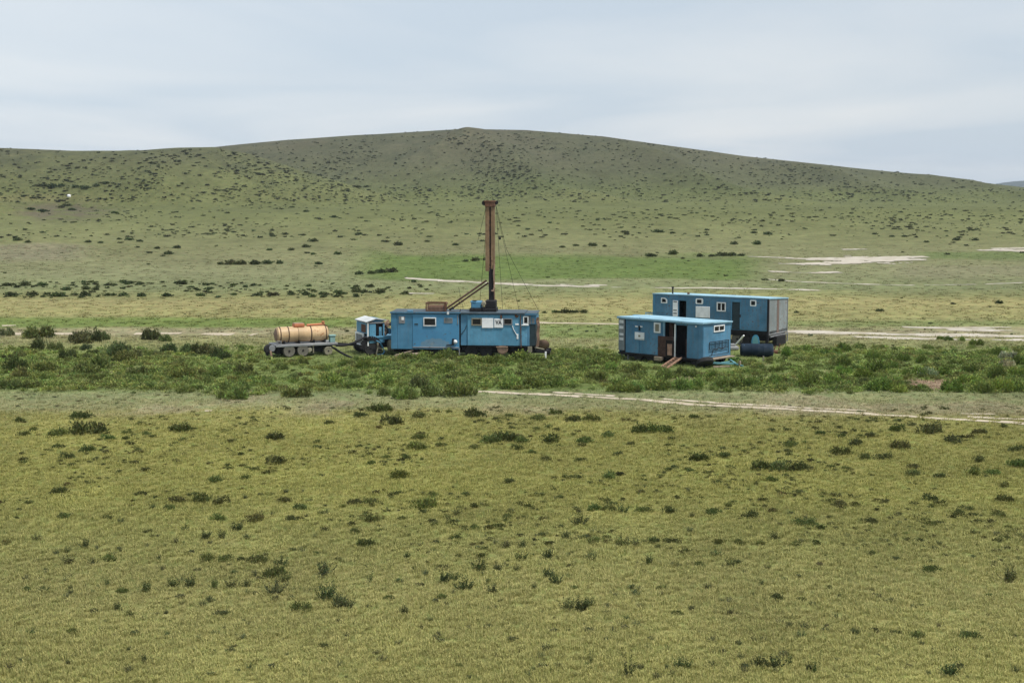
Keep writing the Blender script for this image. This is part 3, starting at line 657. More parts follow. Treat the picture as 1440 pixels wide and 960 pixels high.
# cab: shell with openings (pillars and panels), 2.25 m deep
c = MB()
c.box(xF+.12, xD, 0, W, .80, 1.28, .03)                       # lower cab
c.box(xD-.12, xD, 0, W, 1.28, zc-.05, .02)                    # rear wall
c.box(xF+.15, xF+.62, .0, .05, 1.25, zc-.1, .01)              # front door panel
c.box(xF+.15, xD, W-.05, W, 1.25, zc-.05, .01)
c.box(xF+.85, xF+1.05, .02, .09, 1.25, zc-.35, .01)
c = c.build('cab', 'blue', tr)
MB().box(xF+.64, xF+.84, -.005, .012, 1.35, zc-.15, 0).box(xF+1.08, xD-.2, -.005, .012, 1.35, zc-.15, 0).build('side_window', 'glass', c)
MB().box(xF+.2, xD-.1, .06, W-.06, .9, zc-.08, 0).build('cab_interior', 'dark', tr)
MB().box(xF, xF+.10, -.02, .08, .62, zc, .02).box(xF, xF+.1, W-.08, W, .62, zc, .02).build('pillar', 'white', tr)
# front face (normal -x): blue upper panel, screen, white grille
MB().box(xF-.02, xF+.1, .1, W-.1, 1.45, zc-.06, .01).build('screen_frame', 'blue', tr)
MB().box(xF-.035, xF-.022, .25, 1.15, 1.52, zc-.18, 0).build('windscreen', 'rust', tr)
gx = MB().ring(.55, W-.05, .55, 1.45, .12, xF-.12, xF-.03, 'X').build('grille', 'white', tr)
m = MB().box(xF-.08, xF-.04, .67, W-.17, .67, 1.33, 0)
for i in range(5): m.box(xF-.11, xF-.08, .67, W-.17, .72+i*.125, .78+i*.125, 0)
m.build('slats', 'steel', gx)
zp = ft(528, 447.3)[1]; xP = tx(528.5)
MB().prism([(xF-.12, zc), (xF-.12, zc+.06), (xP, zp+.0), (xP+.05, zp-.05)], -.08, W+.0).prism([(xP+.001, zp+.0), (xD+.10, zc+.16), (xD+.10, zc+.10), (xP+.001, zp-.06)], -.08, .10).build('roof', 'roofwhite', tr)
MB().prism([(xP+.002, zp-.03), (xD+.08, zc+.13), (xD+.08, zc+.06), (xP+.002, zp-.10)], .102, W).build('rear_roof', 'blue_panel', tr)
MB().prism([(xF+.35, zc+.02), (xP, zp-.07), (xD-.05, zc+.12), (xD-.05, zc+.02)], .02, .07).build('gable_panel', 'blue_panel', tr)
MB().box(xF+.1, xD, -.03, .03, zc-.09, zc-.0, .01).build('door_rail', 'steel', tr)
MB().box(xF+.2, xB+1.2, -.05, .10, zs-.10, zs+.02).box(xD-.1, xB+1.2, -.04, W, zs-.22, zs-.08).build('deck', 'blue', tr)
MB().box(xD-.3, xB+.8, .0, .03, zs-.08, zs-.02).build('deck_edge', 'white', tr)
MB().box(xF+.1, xB+1.3, .55, .72, .42, .72).box(xF+.1, xB+1.3, 1.5, 1.67, .42, .72).box(xF+.6, xB+.2, .3, 1.9, .45, .95).build('chassis', 'black', tr)
MB().box(xF-.18, xF-.02, .0, W, .42, .60, .03).build('bumper', 'black', tr)
r = .50
for y in (.02, W-.30): wheel(tr, xF+.25, y, r, .28, 'rubber', 'rust')
wheel(tr, xB+.9, .05, r, .28, 'rubber', 'khaki'); wheel(tr, xB+.9, W-.33, r, .28, 'rubber', 'khaki')
m = MB(); arc = [(xF+.25+.66*math.cos(a), -.03, r+.0+.66*math.sin(a)) for a in [R(d) for d in range(-20, 185, 12)]]
for p, q in zip(arc, arc[1:]): m.bar(p, q, .05, .30)
m.build('fender', 'black', tr)
MB().path([(xF+.55, -.25, 1.0), (xF+.82, -.27, .86), (xF+1.0, -.28, .55), (xF+1.12, -.28, .22), (xF+.98, -.3, .06), (xF+.6, -.32, .03)], .055).build('fender_stay', 'blue_panel', tr)
MB().lathe([(.02, 0), (.34, .02), (.38, .08), (.38, .75), (.34, .8), (.02, .8)], (tx(545.5), -.05, .62), 'X', 18).build('drum', 'khaki', tr, True)
MB().bar((tx(531), -.1, .62), (tx(527.5), -.2, .02), .07).bar((tx(530.5), -.1, .5), (tx(536), -.1, .42), .14).box(tx(529.5), tx(531.5), -.12, .1, .4, .95).build('step_bracket', 'khaki', tr)
m = MB().bar((tx(536.5), .2, zs+.55), (tx(550), .5, zc+.05), .12).bar((tx(538), .5, zs+.6), (tx(551), .7, zs+.66), .18).box(tx(541.5), tx(547), .2, .9, zs+.05, zs+.5, .08).bar((tx(543), .1, zs+.0), (tx(541), .3, zs+.5), .06)
m.bar((tx(545.5), .0, zs+.8), (tx(551.5), .4, zc-.2), .2).build('lifting_gear', 'rust_pale', tr)
MB().box(tx(533), tx(537), .0, .4, zs, zs+.45, .06).box(tx(548), tx(551), .1, .8, zs+.1, zs+.5, .05).build('engine_block', 'blue_panel', tr)
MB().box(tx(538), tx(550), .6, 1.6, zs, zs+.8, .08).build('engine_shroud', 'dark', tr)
o = MB().lathe([(.001, 0), (.2, .0), (.23, .04), (.23, .1), (.001, .1)], (0, 0, 0), 'Y', 18).build('disc', 'khaki'); o.location = G(500.8, 491.5)+Vector((0, .3, .22)); o.rotation_euler = (R(-12), 0, R(20)); tag(o, 'small khaki metal disc leaning by the truck front wheel', 'disc')
# ================================================================ tank trailer
O = G(388, 503); K = Frame(O, R(24), 425, 480); kf = K.front
tk = thing('tank_trailer', 'flatbed trailer carrying a cream cylindrical tank with rusty bands', 'trailer', O, K.rz)
def kx(px, y=0): return K.front(px, 480, y)[0]
zd = kf(420, 486)[1]; yc = .95; rad = .535; zc_ = zd+.16+rad
xa, xb = K.front(389.5, 475, yc-.2)[0], K.front(459.5, 475, yc-.2)[0]
MB().box(kx(388), kx(475), -.03, 1.95, zd-.05, zd+.09, .015).build('bed', 'steel', tk)
tank = MB().lathe([(.001, -.10), (rad*.55, -.07), (rad*.85, .0), (rad, .06), (rad, xb-xa-.1), (rad*.86, xb-xa+.06), (rad*.5, xb-xa+.15), (.001, xb-xa+.18)], (xa, yc, zc_), 'X', 40).build('tank', 'tank', tk, True)
MB().lathe([(.001, -.125), (rad*.5, -.10), (rad*.82, -.03), (rad*.82, .02)], (xa, yc, zc_), 'X', 32).build('end_cap', 'tank_end', tank, True)
for px, wd in ((394.0, .07), (405.5, .07), (419.5, .022), (437, .08), (458, .06)):
    x_ = K.front(px, 475, yc-.4)[0]
    MB().lathe([(rad+.001, 0), (rad+.018, .004), (rad+.018, wd), (rad+.001, wd)], (x_, yc, zc_), 'X', 36).build('band', 'band', tank, True)
x0, x1 = kx(412.5, yc), kx(427.5, yc); MB().box(x0, x1, yc-.28, yc+.28, zc_+rad-.06, zc_+rad+.19, .05).build('hatch', 'orange', tank)
MB().box(x0+.02, x1-.05, yc-.24, yc+.24, zc_+rad+.19, zc_+rad+.23, .02).build('hatch_lid', 'rust_pale', tank)
x0, x1 = kx(431, yc), kx(456, yc); MB().tube((x0, yc-.1, zc_+rad+.06), (x1, yc-.1, zc_+rad+.10), .07).lathe([(.02, 0), (.11, .02), (.11, .10), (.02, .12)], (x1-.1, yc-.1, zc_+rad+.18), 'Z', 12).build('top_pipe', 'orange', tank)
MB().path([(x1-.1, yc-.1, zc_+rad+.1), (x1+.15, yc-.12, zc_+rad-.02), (x1+.28, yc-.14, zc_+.2)], .03).build('ladder_rail', 'band', tank)
for px in (399, 420, 441, 456):
    x_ = kx(px, .5); MB().box(x_, x_+.1, yc-.5, yc+.5, zd+.09, zd+.30).build('saddle', 'black', tk)
rw = .41
for px in (406.7, 426.2): 
    wheel(tk, kx(px), .0, rw, .25, 'dustyrubber', 'khaki', .5); wheel(tk, kx(px), 1.6, rw, .25, 'dustyrubber', 'khaki', .5)
wheel(tk, kx(461.8), .0, .30, .22, 'khaki', 'khaki', .62); wheel(tk, kx(461.8), 1.6, .30, .22, 'khaki', 'khaki', .62)
MB().box(kx(389), kx(470), .45, .6, zd-.22, zd-.05).box(kx(389), kx(470), 1.3, 1.45, zd-.22, zd-.05).box(kx(436), kx(456), .2, 1.7, .22, zd-.1, .08).box(kx(388), kx(397), .25, 1.7, .20, zd-.08, .08).build('chassis', 'black', tk)
MB().tube((kx(441), .1, .2), (kx(441), .1, zd-.05), .05).lathe([(.02, 0), (.17, .02), (.17, .12), (.02, .14)], (kx(435.5), .02, zd-.3), 'Y', 14).build('hanging_bracket', 'khaki', tk)
MB().lathe([(.13, -.02), (.28, -.03), (.34, .04), (.34, .18), (.28, .24), (.13, .22)], (kx(380.5), .4, zd-.20), 'Y', 22).build('spare_tyre', 'rubber', tk, True)
MB().lathe([(.02, 0), (.2, .0), (.22, .05), (.22, .1), (.02, .1)], (kx(383.5), .1, zd-.12), 'Y', 18).build('hose_reel', 'steel', tk, True)
MB().bar((kx(380.5), .05, zd-.28), (kx(381.5), .05, .12), .10, .12).build('tail_lamp', 'rust_pale', tk)
MB().box(kx(376.5), kx(379), .3, .7, .12, .4, .03).build('mud_flap', 'black', tk)
MB().ring(kx(389.5), kx(396.5), zd+.1, zd+.36, .05, .1, .16).build('valve_guard', 'steel', tk)
MB().bar((kx(468), .4, zd-.05), (kx(505), 1.0, .52), .10, .14).bar((kx(468), 1.5, zd-.05), (kx(505), 1.1, .52), .10, .14).build('drawbar', 'black', tk)
x_ = kx(464.5, .3)
bxo = thing('pump_box', 'pale green metal box standing at the trailer front beside the tank', 'box', wpt(K, x_, .3, zd+.092), K.rz)
MB().box(0, .36, 0, .4, 0, .42, .02).build('body', 'greenbox', bxo); MB().box(-.06, .42, -.04, .44, .42, .50, .015).build('lid', 'greenbox', bxo)
def cable(name, mat, pts, r, label, cat):
    P = [Vector(p) for p in pts]; o = MB(); out = []
    for i in range(len(P)-1):
        p0 = P[max(i-1, 0)]; p1 = P[i]; p2 = P[i+1]; p3 = P[min(i+2, len(P)-1)]
        for k_ in range(6):
            t = k_/6; out.append(.5*((2*p1)+(p2-p0)*t+(2*p0-5*p1+4*p2-p3)*t*t+(3*p1-p0-3*p2+p3)*t**3))
    out.append(P[-1]); q = o.path([v-P[0] for v in out], r, 8).build(name, mat, None, True); q.location = P[0]; return tag(q, label, cat)
g = lambda px, py, z: G(px, py+z*20.5, z) if False else Vector(G(px, py, z))
cable('hose', 'black', [g(472, 485.5, .86), g(484, 485.3, .85), g(496, 482.5, .95), g(504, 479, 1.08), g(512, 474.8, 1.22), g(517, 475.5, 1.18)], .085, 'thick black hose running from the tank trailer up to the truck wheel', 'hose')
cable('hose', 'black', [g(467, 488, .72), g(473, 491.5, .5), g(481, 496.5, .25), g(488, 500, .12), g(495, 502.8, .05)], .075, 'black hose drooping from the trailer down to the grass', 'hose')
# ================================================================ small cabin on wheels
O = G(988, 516.5); C = Frame(O, R(-42), 942, 480)
cb = thing('site_cabin', 'small blue site cabin on wheels with a pale roof, open porch and dark doorway', 'cabin', O, C.rz)
cf = lambda px, py, y=0: C.front(px, py, y)
xl = cf(870, 470)[0]; zf = cf(985, 505)[1]; zc = cf(985, 455)[1]
DW = C.end(1027.5, 480, 0)[0]
xd0, xd1 = cf(950.5, 470)[0], cf(966, 470)[0]       # doorway
xp0, xp1 = cf(935, 470)[0], cf(949, 470)[0]         # porch opening
zp_t = cf(942, 452)[1]; zd_t = cf(958, 457.3)[1]; zp_b = zf+.02
xs = cf(879.5, 470)[0]
wall = MB().box(xs, xp0, 0, .06, zf, zc).box(xp0, xd0, 0, .06, zp_t, zc).box(xd0, xd1, 0, .06, zd_t, zc).box(xd1, -.05, 0, .06, zf, zc).box(xp1, xd0, 0, .06, zf+1.05, zp_t)
wall.box(xl, 0, DW-.06, DW, zf, zc-.13).box(xl, xl+.06, .06, DW-.06, zf, zc-.13)
wall.build('wall', 'cabin_blue', cb)
MB().box(-.30, .02, -.02, .012, zf+.01, zc-.01, .01).build('corner_post', 'cabin_blue2', cb)
MB().prism([(.06, zf), (.06, zc-.01), (DW, zc-.13), (DW, zf)], -.06, .0, 'X').build('end_wall', 'cabin_blue2', cb)
sp = MB().box(xl+.0, xs-.05, -.02, .06, zf+.10, zc-.02).build('end_shutter', 'galv', cb)
m = MB()
for i, (pa, pb) in enumerate(((449.5, 454), (458, 462), (468, 471), (474.5, 478))):
    a = cf(872.5, pb)[1]; b = cf(872.5, pa)[1]; m.box(xl+.08, xs-.15, -.03, -.02, a, b, 0)
m.build('peeling_notice', 'white', sp)
MB().box(xs-.05, xs+.02, -.03, .05, zf, zc, .01).build('gutter_pipe', 'dark', cb)
# floor, inner lining, dark inside
MB().box(xl, 0, .0, DW, zf-.16, zf, .01).box(xl-.02, .03, -.05, .06, zf-.12, zf-.02).build('floor', 'black', cb)
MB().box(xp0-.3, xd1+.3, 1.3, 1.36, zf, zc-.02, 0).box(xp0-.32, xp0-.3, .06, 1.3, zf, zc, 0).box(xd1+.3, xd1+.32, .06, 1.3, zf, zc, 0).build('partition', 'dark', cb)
MB().box(xp0+.12, xp0+.42, .30, .36, zf+1.0, zp_t, .01).build('inner_door', 'brown', cb)
MB().box(cf(926.5, 480)[0], cf(948, 480)[0], -.12, -.06, zf-.03, cf(930, 472)[1]).build('porch_board', 'brown', cb)
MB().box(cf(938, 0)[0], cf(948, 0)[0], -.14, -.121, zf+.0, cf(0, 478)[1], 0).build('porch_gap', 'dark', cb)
MB().box(cf(940.5, 480)[0], cf(947, 480)[0], -.165, -.142, zf+.08, cf(940, 483)[1]).build('porch_shelf', 'steprust', cb)
MB().box(xp1-.25, xd0, -.03, -.0, zf+1.02, zf+1.28).build('ledge', 'steel', cb)
fr = MB().box(xd0-.10, xd0-.0, -.05, .01, zf, zd_t+.05).build('door_frame', 'white', cb)
MB().box(xd1-.30, xd1-.0, .30, .35, zf, zd_t-.9).build('door', 'brown', cb)
MB().box(xp0-.10, xp0-.02, -.04, -.0, zf+.9, zp_t+.1).build('porch_post', 'roof_blue', cb)
# roof
MB().prism([(-.12, zc), (-.12, zc+.09), (DW+.08, zc-.03), (DW+.08, zc-.12)], xl-.06, .10, 'X').build('roof', 'roof_blue', cb)
MB().box(xl-.06, .10, -.16, -.12, zc-.05, zc+.075, .01).build('eaves', 'roof_blue', cb)
# fittings
xx = C.rect(893, 477.0, 906.5, 467.6); bd = MB().box(xx[0], xx[1], -.05, -.002, xx[2], xx[3]).build('notice_board', 'white', cb)
xm, zm = (xx[0]+xx[1])/2, (xx[2]+xx[3])/2; MB().box(xm-.08, xm+.08, -.06, -.05, zm-.06, zm+.07, 0).build('emblem', 'khaki', bd)
MB().box(xm-.4, xm+.4, -.055, -.05, xx[2]+.04, xx[2]+.06, 0).build('lettering', 'steel', bd)
xx = C.rect(919.8, 467.5, 929.5, 453.8); w_ = MB().box(xx[0], xx[1], -.05, -.002, xx[2], xx[3]).build('window_shutter', 'white', cb)
MB().box(xx[0]+.12, xx[1]-.12, -.056, -.05, xx[2]+.1, xx[3]-.1, 0).build('pane', 'khaki', w_)
MB().bar((cf(899.5, 0)[0], -.02, zf), (cf(899.5, 0)[0], -.02, cf(899, 446)[1]), .04, .03).build('conduit', 'blue_panel', cb)
m = MB()
for a, b in ((895.5, 459), (902, 459.3)): q = cf(a, b); m.box(q[0]-.12, q[0]+.10, -.04, -.002, q[1]-.04, q[1]+.05, .01)
m.build('insulator', 'white', cb)
q = cf(899.6, 461); MB().box(q[0]-.06, q[0]+.06, -.06, -.005, q[1]-.16, q[1]+.14).build('junction_box', 'black', cb)
m = MB().ring(*C.rect(883, 469.5, 889, 462.5), .035, -.02, -.002); q = cf(885.5, 457)
m.path([(q[0]-.3, -.02, q[1]-.1), (q[0]-.2, -.02, q[1]+.08), (q[0], -.02, q[1]+.13), (q[0]+.2, -.02, q[1]+.07), (q[0]+.3, -.02, q[1]-.1)], .02).build('faded_marking', 'blue_panel', cb)
q = cf(979, 459); MB().box(q[0]-.06, q[0]+.06, -.05, -.0, q[1]-.05, q[1]+.05).build('lamp', 'white', cb)
MB().box(cf(984, 0)[0]-.02, cf(984, 0)[0]+.02, -.012, -.0, zf, zc, 0).build('seam', 'blue_panel', cb)
window_end(cb, C.rect_end(1003.2, 467.3, 1018.5, 456, 0), 0.0, .075, 'white', 1)
MB().box(.0, .45, .2, DW-.15, zf-.05, zf+.02, .01).build('end_ledge', 'wood', cb)
# running gear
for wx in (cf(896, 0)[0], cf(914, 0)[0], cf(978, 0)[0]):
    wheel(cb, wx, .12, .44, .26, 'rubber', 'black'); wheel(cb, wx, DW-.5, .44, .26, 'rubber', 'black')
MB().box(xl+.1, -.1, .55, .7, zf-.34, zf-.16).box(xl+.1, -.1, DW-.7, DW-.55, zf-.34, zf-.16).box(xl+.7, xl+1.6, .3, DW-.3, zf-.3, zf-.16).box(-1.9, -1.1, .3, DW-.3, zf-.3, zf-.16).build('underframe', 'black', cb)
m = MB()
for xx_ in (xl+.15, xl+.7, -.15): m.bar((xx_, .15, zf-.1), (xx_, .15, 0), .1)
m.build('jack_legs', 'steel', cb)
MB().box(cf(924, 0)[0], cf(934, 0)[0], -.35, -.05, zf-.32, zf-.06, .02).build('step_box', 'wood', cb)
MB().bar((.1, .35, zf-.22), (1.35, DW/2-.1, .22), .10).bar((.1, DW-.35, zf-.22), (1.35, DW/2+.1, .22), .10).bar((.5, .75, zf-.3), (.5, DW-.75, zf-.3), .08).bar((1.2, DW/2, .25), (2.0, DW/2, .10), .09).build('drawbar', 'teal', cb)
MB().bar((1.75, DW/2, .04), (1.75, DW/2, .42), .11).build('jockey_leg', 'wood', cb)
# things by the small cabin
st_ = thing('step_ladder', 'brown wooden step ladder leaning up to the small cabin doorway', 'ladder', wpt(C, xd0, -.02, 0), C.rz)
e0 = cf(952, 493); 
pa = wpt(C, cf(957, 0)[0], -.10, zf-.02)
gb0, gb1 = G(928.5, 516.5), G(937.5, 517.5)
inv = Matrix.Rotation(-C.rz, 3, 'Z')
b0 = inv @ (gb0-st_.location); b1 = inv @ (gb1-st_.location)
t0 = Vector((cf(952, 0)[0]-xd0, -.10, zf)); t1 = Vector((cf(960.5, 0)[0]-xd0, -.10, zf))
MB().bar(b0, t0, .05, .11).bar(b1, t1, .05, .11).build('rails', 'steprust', st_)
for i in range(6):
    t = (i+.5)/6; p = b0.lerp(t0, t); q = b1.lerp(t1, t); MB().bar(p, q, .05, .07).build('step', 'steprust', st_)
rk = C.rect_end(996.5, 500, 1023.5, 477.5, .02); ra, rb, rc_, rd = rk
rack = thing('wire_rack', 'black wire rack hung on the end wall of the small cabin', 'rack', wpt(C, .08, ra, rc_), C.rz)
Wd, Hd = rb-ra, rd-rc_
m = MB()
for a in (0, Wd*.33, Wd*.5, Wd*.66, Wd): m.bar((0, a, Hd*(.0 if a in (Wd,) else .42)), (0, a, Hd), .032)
for z in (Hd, Hd*.45): m.bar((0, 0, z), (0, Wd, z), .035)
m.bar((0, .12*Wd, 0), (0, .2*Wd, Hd*.45), .035); m.bar((0, Wd*.0, 0), (0, Wd, .02), .035)
m.path([(0, Wd*.2, Hd*.45), (0, Wd*.35, Hd*.35), (0, Wd*.5, Hd*.5), (0, Wd*.65, Hd*.35), (0, Wd*.8, Hd*.5)], .02)
m.build('frame', 'black', rack)
m = MB()
for i in range(1, 12): m.bar((.01, Wd*i/12, Hd*.45), (.01, Wd*i/12, Hd), .011)
for i in range(1, 5): m.bar((.01, 0, Hd*(.45+.11*i)), (.01, Wd, Hd*(.45+.11*i)), .011)
m.build('mesh', 'black', rack)
o = MB().lathe([(.2, -.02), (.45, -.03), (.55, .05), (.55, .25), (.45, .33), (.2, .32)], (0, 0, 0), 'Y', 24).build('loose_tyre', 'rubber', None, True)
o.location = G(993, 517.5)+Vector((0, .3, .22)); o.rotation_euler = (R(62), 0, R(20)); tag(o, 'big black tyre lying under the end of the small cabin', 'tyre')
o = MB().bar((0, 0, 0), (1.1, .1, .03), .14, .09).build('timber_block', 'wood'); o.location = G(1003, 517)+Vector((0, 0, .06)); tag(o, 'pale timber block lying under the teal drawbar', 'timber')
dr = MB().lathe([(.001, 0), (.28, .0), (.30, .03), (.30, .42), (.28, .44), (.30, .46), (.30, .85), (.001, .86)], (0, 0, 0), 'Z', 24).build('oil_drum', 'blue_panel', None, True); dr.location = G(895, 478.5); dr.rotation_euler = (0, 0, 0)
dr.scale = (1, 1, 2.25); tag(dr, 'blue drum showing its top behind the small cabin roof', 'drum')
bt = thing('bench', 'pale blue bar frame standing behind the small cabin roof', 'frame', G(907, 478)); 
MB().bar((0, 0, 2.05), (1.2, 0, 1.95), .08).build('top_bar', 'roof_blue', bt); MB().bar((.05, 0, 0), (.05, 0, 2.05), .07).build('leg', 'roof_blue', bt); MB().bar((1.15, 0, 0), (1.15, 0, 1.95), .07).build('leg', 'roof_blue', bt)
bt.name = 'bar_frame'
# ================================================================ long wagon
O = G(1080, 489); Lw = Frame(O, R(-33), 1040, 445); lf = Lw.front
wg = thing('office_wagon', 'long blue wagon with two dark doorways and a rusty grey end wall', 'wagon', O, Lw.rz)
xl = lf(918.5, 440)[0]; zf = lf(1075, 466)[1]; zc = lf(1075, 420.5)[1]; DW = Lw.end(1107.5, 440, 0)[0]
d1 = Lw.rect(954.5, 462, 965, 423); d2 = Lw.rect(1029, 463, 1041, 425)
wl_ = MB()
for a, b, z0 in ((xl, d1[0], zf), (d1[0], d1[1], d1[3]), (d1[1], d2[0], zf), (d2[0], d2[1], d2[3]), (d2[1], -.02, zf)): wl_.box(a, b, 0, .06, z0, zc, .004)
wl_.box(d2[0], d2[1], 0, .06, zf, d2[2], .004)
wl_.box(xl, 0, DW-.06, DW, zf, zc-.18).box(xl, xl+.06, .06, DW-.06, zf, zc-.18)
wl_.build('wall', 'wagon_blue', wg)
xe = lf(1041.5, 0)[0]
MB().box(xe, -.06, -.03, -.003, zf+.03, zc-.03, .01).build('side_panel', 'cabin_blue', wg)
MB().box(xl-.03, xl+.16, -.03, .03, zf, zc, .01).build('corner_post', 'blue_panel', wg)
MB().box(d2[0]-.06, d2[1]+.08, -.05, -.003, d2[3], d2[3]+.2).box(d2[0]-.06, d2[0], -.05, -.003, zf+.1, d2[3]).box(d2[1], d2[1]+.06, -.05, -.003, zf+.1, d2[3]).build('door_frame', 'blue_panel', wg)
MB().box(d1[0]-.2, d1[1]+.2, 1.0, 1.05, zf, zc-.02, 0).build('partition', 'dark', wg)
MB().box(d2[0], d2[1]-.02, .02, .055, d2[2], d2[3]-.01).build('door', 'dkgreen', wg)
q = lf(1041, 444); MB().box(q[0]-.02, q[0]+.06, -.1, -.03, q[1]-.1, q[1]+.1).build('handle', 'black', wg)
MB().prism([(.06, zf-.28), (.06, zc-.01), (DW, zc-.175), (DW, zf-.28)], -.05, .0, 'X').build('end_wall', 'galv', wg)
yy = Lw.end(1094, 440, 0)[0]; MB().box(.001, .012, yy-.20, yy+.20, zf-.25, zc-.13, 0).build('rust_strip', 'rust_dull', wg)
MB().box(.0, .04, .05, .12, zf-.28, zc).box(.0, .04, DW-.08, DW, zf-.28, zc-.18).box(.0, .05, .12, DW-.08, zf-.28, zf-.2).build('end_trim', 'steel', wg)
MB().box(-.10, .03, -.06, .05, zf-.75, zc+.01, .01).build('corner_pillar', 'black', wg)
MB().prism([(-.06, zc+.0), (-.06, zc+.07), (DW+.05, zc-.10), (DW+.05, zc-.17)], xl-.05, .05, 'X').build('roof', 'roof_blue', wg)
q = lf(946, 414, .6); MB().tube((q[0], .6, zc), (q[0], .6, lf(946, 404, .6)[1]), .055).tube((q[0], .6, lf(946, 405, .6)[1]), (q[0], .6, lf(946, 404, .6)[1]+.06), .09).build('stove_pipe', 'black', wg)
MB().box(lf(1032, 0)[0]-3.9, lf(1032, 0)[0]-3.75, .3, .45, zc+.07, zc+.2).build('roof_vent', 'rust', wg)
MB().box(xl, 0, .05, DW, zf-.22, zf, .01).box(xl, -.05, .2, .35, zf-.42, zf-.2).box(xl, -.05, DW-.4, DW-.25, zf-.42, zf-.2).build('floor', 'black', wg)
MB().box(lf(1032, 0)[0], -.15, .5, DW-.4, zf-.75, zf-.2, .05).build('battery_box', 'black', wg)
# rounded-arch window (flat left side, curved right)
def shaped(poly_w, rc, y=0, w=.07, nm='window'):
    x0, x1, z0, z1 = rc
    def P(s): 
        cx, cz = (x0+x1)/2, (z0+z1)/2
        return [(cx+(x0+u*(x1-x0)-cx)*s, cz+(z0+v*(z1-z0)-cz)*s) for u, v in poly_w]
    o = MB().prism(P(1), -.05, -.003).build(nm, 'white', wg)
    MB().prism(P(.62), -.058, -.051).build('pane', 'glass', o)
    return o
shaped([(0, 0), (1, 0), (1, .55), (.9, .8), (.6, .98), (.0, 1)], Lw.rect(929.8, 426, 938.5, 418.6))
shaped([(.08, 0), (.92, 0), (1, .2), (1, .8), (.92, 1), (.08, 1), (0, .8), (0, .2)], Lw.rect(978.5, 427.3, 989, 419.8))
shaped([(.06, 0), (.94, 0), (1, .12), (1, .88), (.94, 1), (.06, 1), (0, .88), (0, .12)], Lw.rect(1055, 430.3, 1064, 421.8))
window(wg, Lw.rect(1008, 437.5, 1021, 425.2), 0, .08, 'white', mull=1)
xx = Lw.rect(978.5, 446, 998.5, 431.3); sgn = MB().box(xx[0], xx[1], -.05, -.002, xx[2], xx[3]).build('sign_board', 'signwhite', wg)
MB().ring(xx[0]+.03, xx[1]-.03, xx[2]+.03, xx[3]-.03, .03, -.056, -.05).build('border', 'white', sgn)
xx = Lw.rect(946.3, 444.5, 953.3, 422.5); pb = MB().box(xx[0], xx[1], -.05, -.002, xx[2], xx[3]).build('notice_panel', 'signwhite', wg)
m = MB()
for py in (424, 436, 440.3): z = lf(950, py)[1]; m.box(xx[0]+.05, xx[1]-.05, -.056, -.05, z-.05, z+.05, 0)
m.build('lettering', 'steel', pb)
MB().ring(*Lw.rect(992, 426.5, 996.5, 421.5), .03, -.02, -.002).build('faded_marking', 'blue_panel', wg)
# wagon running gear
wheel(wg, lf(1034, 0)[0]+.05, .3, .47, .25, 'dustyrubber', 'steel'); wheel(wg, lf(1046, 0)[0]-.05, .3, .47, .25, 'rubber', 'dkgreen')
for wx in (xl+1.2, xl+2.3): wheel(wg, wx, .3, .45, .25, 'rubber', 'black')
m = MB()
for px in (1056.5, 1077.5): q = lf(px, 0)[0]; m.bar((q, .15, zf-.2), (q, .15, .0), .13)
m.bar((-.12, DW*.45, zf-.3), (-.12, DW*.45, .0), .1).build('support_legs', 'black', wg)
MB().box(.0, .35, Lw.end(1086, 480, .0)[0], Lw.end(1099, 480, .0)[0], zf-1.05, zf-.40, .03).build('tool_box', 'black', wg)
e = Lw.end(1106, 480, .0)[0]; MB().bar((.05, .2, zf-.38), (.05, e, zf-.40), .10).bar((.05, e, zf-.3), (.05, e, zf-.95), .08).bar((.05, e-.7, zf-.85), (.05, e+.05, zf-.95), .06).build('tail_frame', 'steel', wg)
# things by the long wagon
ft_ = thing('fuel_tank', 'dark navy cylindrical fuel tank lying on the grass before the wagon', 'tank', G(1041.5, 502), R(-6))
s_l = (G(1087, 502)-G(1041.5, 502)).length
MB().lathe([(.001, -.03), (.3, -.02), (.40, .03), (.44, .08), (.44, s_l-.08), (.40, s_l-.03), (.3, s_l+.02), (.001, s_l+.03)], (0, .44, .44), 'X', 32).build('shell', 'navy', ft_, True)
MB().lathe([(.442, 0), (.452, .01), (.452, .06), (.442, .07)], (.7, .44, .44), 'X', 32).lathe([(.442, 0), (.452, .01), (.452, .06), (.442, .07)], (1.5, .44, .44), 'X', 32).build('hoop', 'navy', ft_, True)
MB().prism([(.22, .62), (.22, .80), (.5, .72), (1.9, .735), (1.9, .69), (.5, .70)], -.012+.17, .02+.17).build('paint_flash', 'blue_panel', ft_)
hp = thing('arched_panel', 'blue arched panel with a grey rim leaning under the long wagon', 'panel', G(1062.5, 489.5)+Vector((0, .1, 0)), R(-20))
arch = lambda w, h: [(-w, 0), (w, 0), (w, h*.5), (w*.8, h*.8), (w*.4, h*.97), (0, h), (-w*.4, h*.97), (-w*.8, h*.8), (-w, h*.5)]
MB().prism(arch(.29, .95), 0, .05).build('rim', 'steel', hp); MB().prism([(a, b+.12) for a, b in arch(.2, .72)], -.02, -.001).build('panel', 'teal', hp)
M['bluepan'] = paint('bright_blue_panel', (.045, .22, .36), .2); hp.children[-1].data.materials[0] = M['bluepan']
a = G(1031, 489.5)+Vector((0, 0, .05)); b = Vector(G(1046, 471.5, 1.05)); 
o = MB().bar((0, 0, 0), b-a, .10, .08).build('white_beam', 'white'); o.location = a; tag(o, 'white beam leaning at a slant against the wagon underframe', 'beam')
o = MB().box(-.05, .05, -.05, .05, 0, .34).build('marker_post', 'khaki'); o.location = G(1073.5, 508); tag(o, 'short pale marker post in the weeds before the navy tank', 'post')
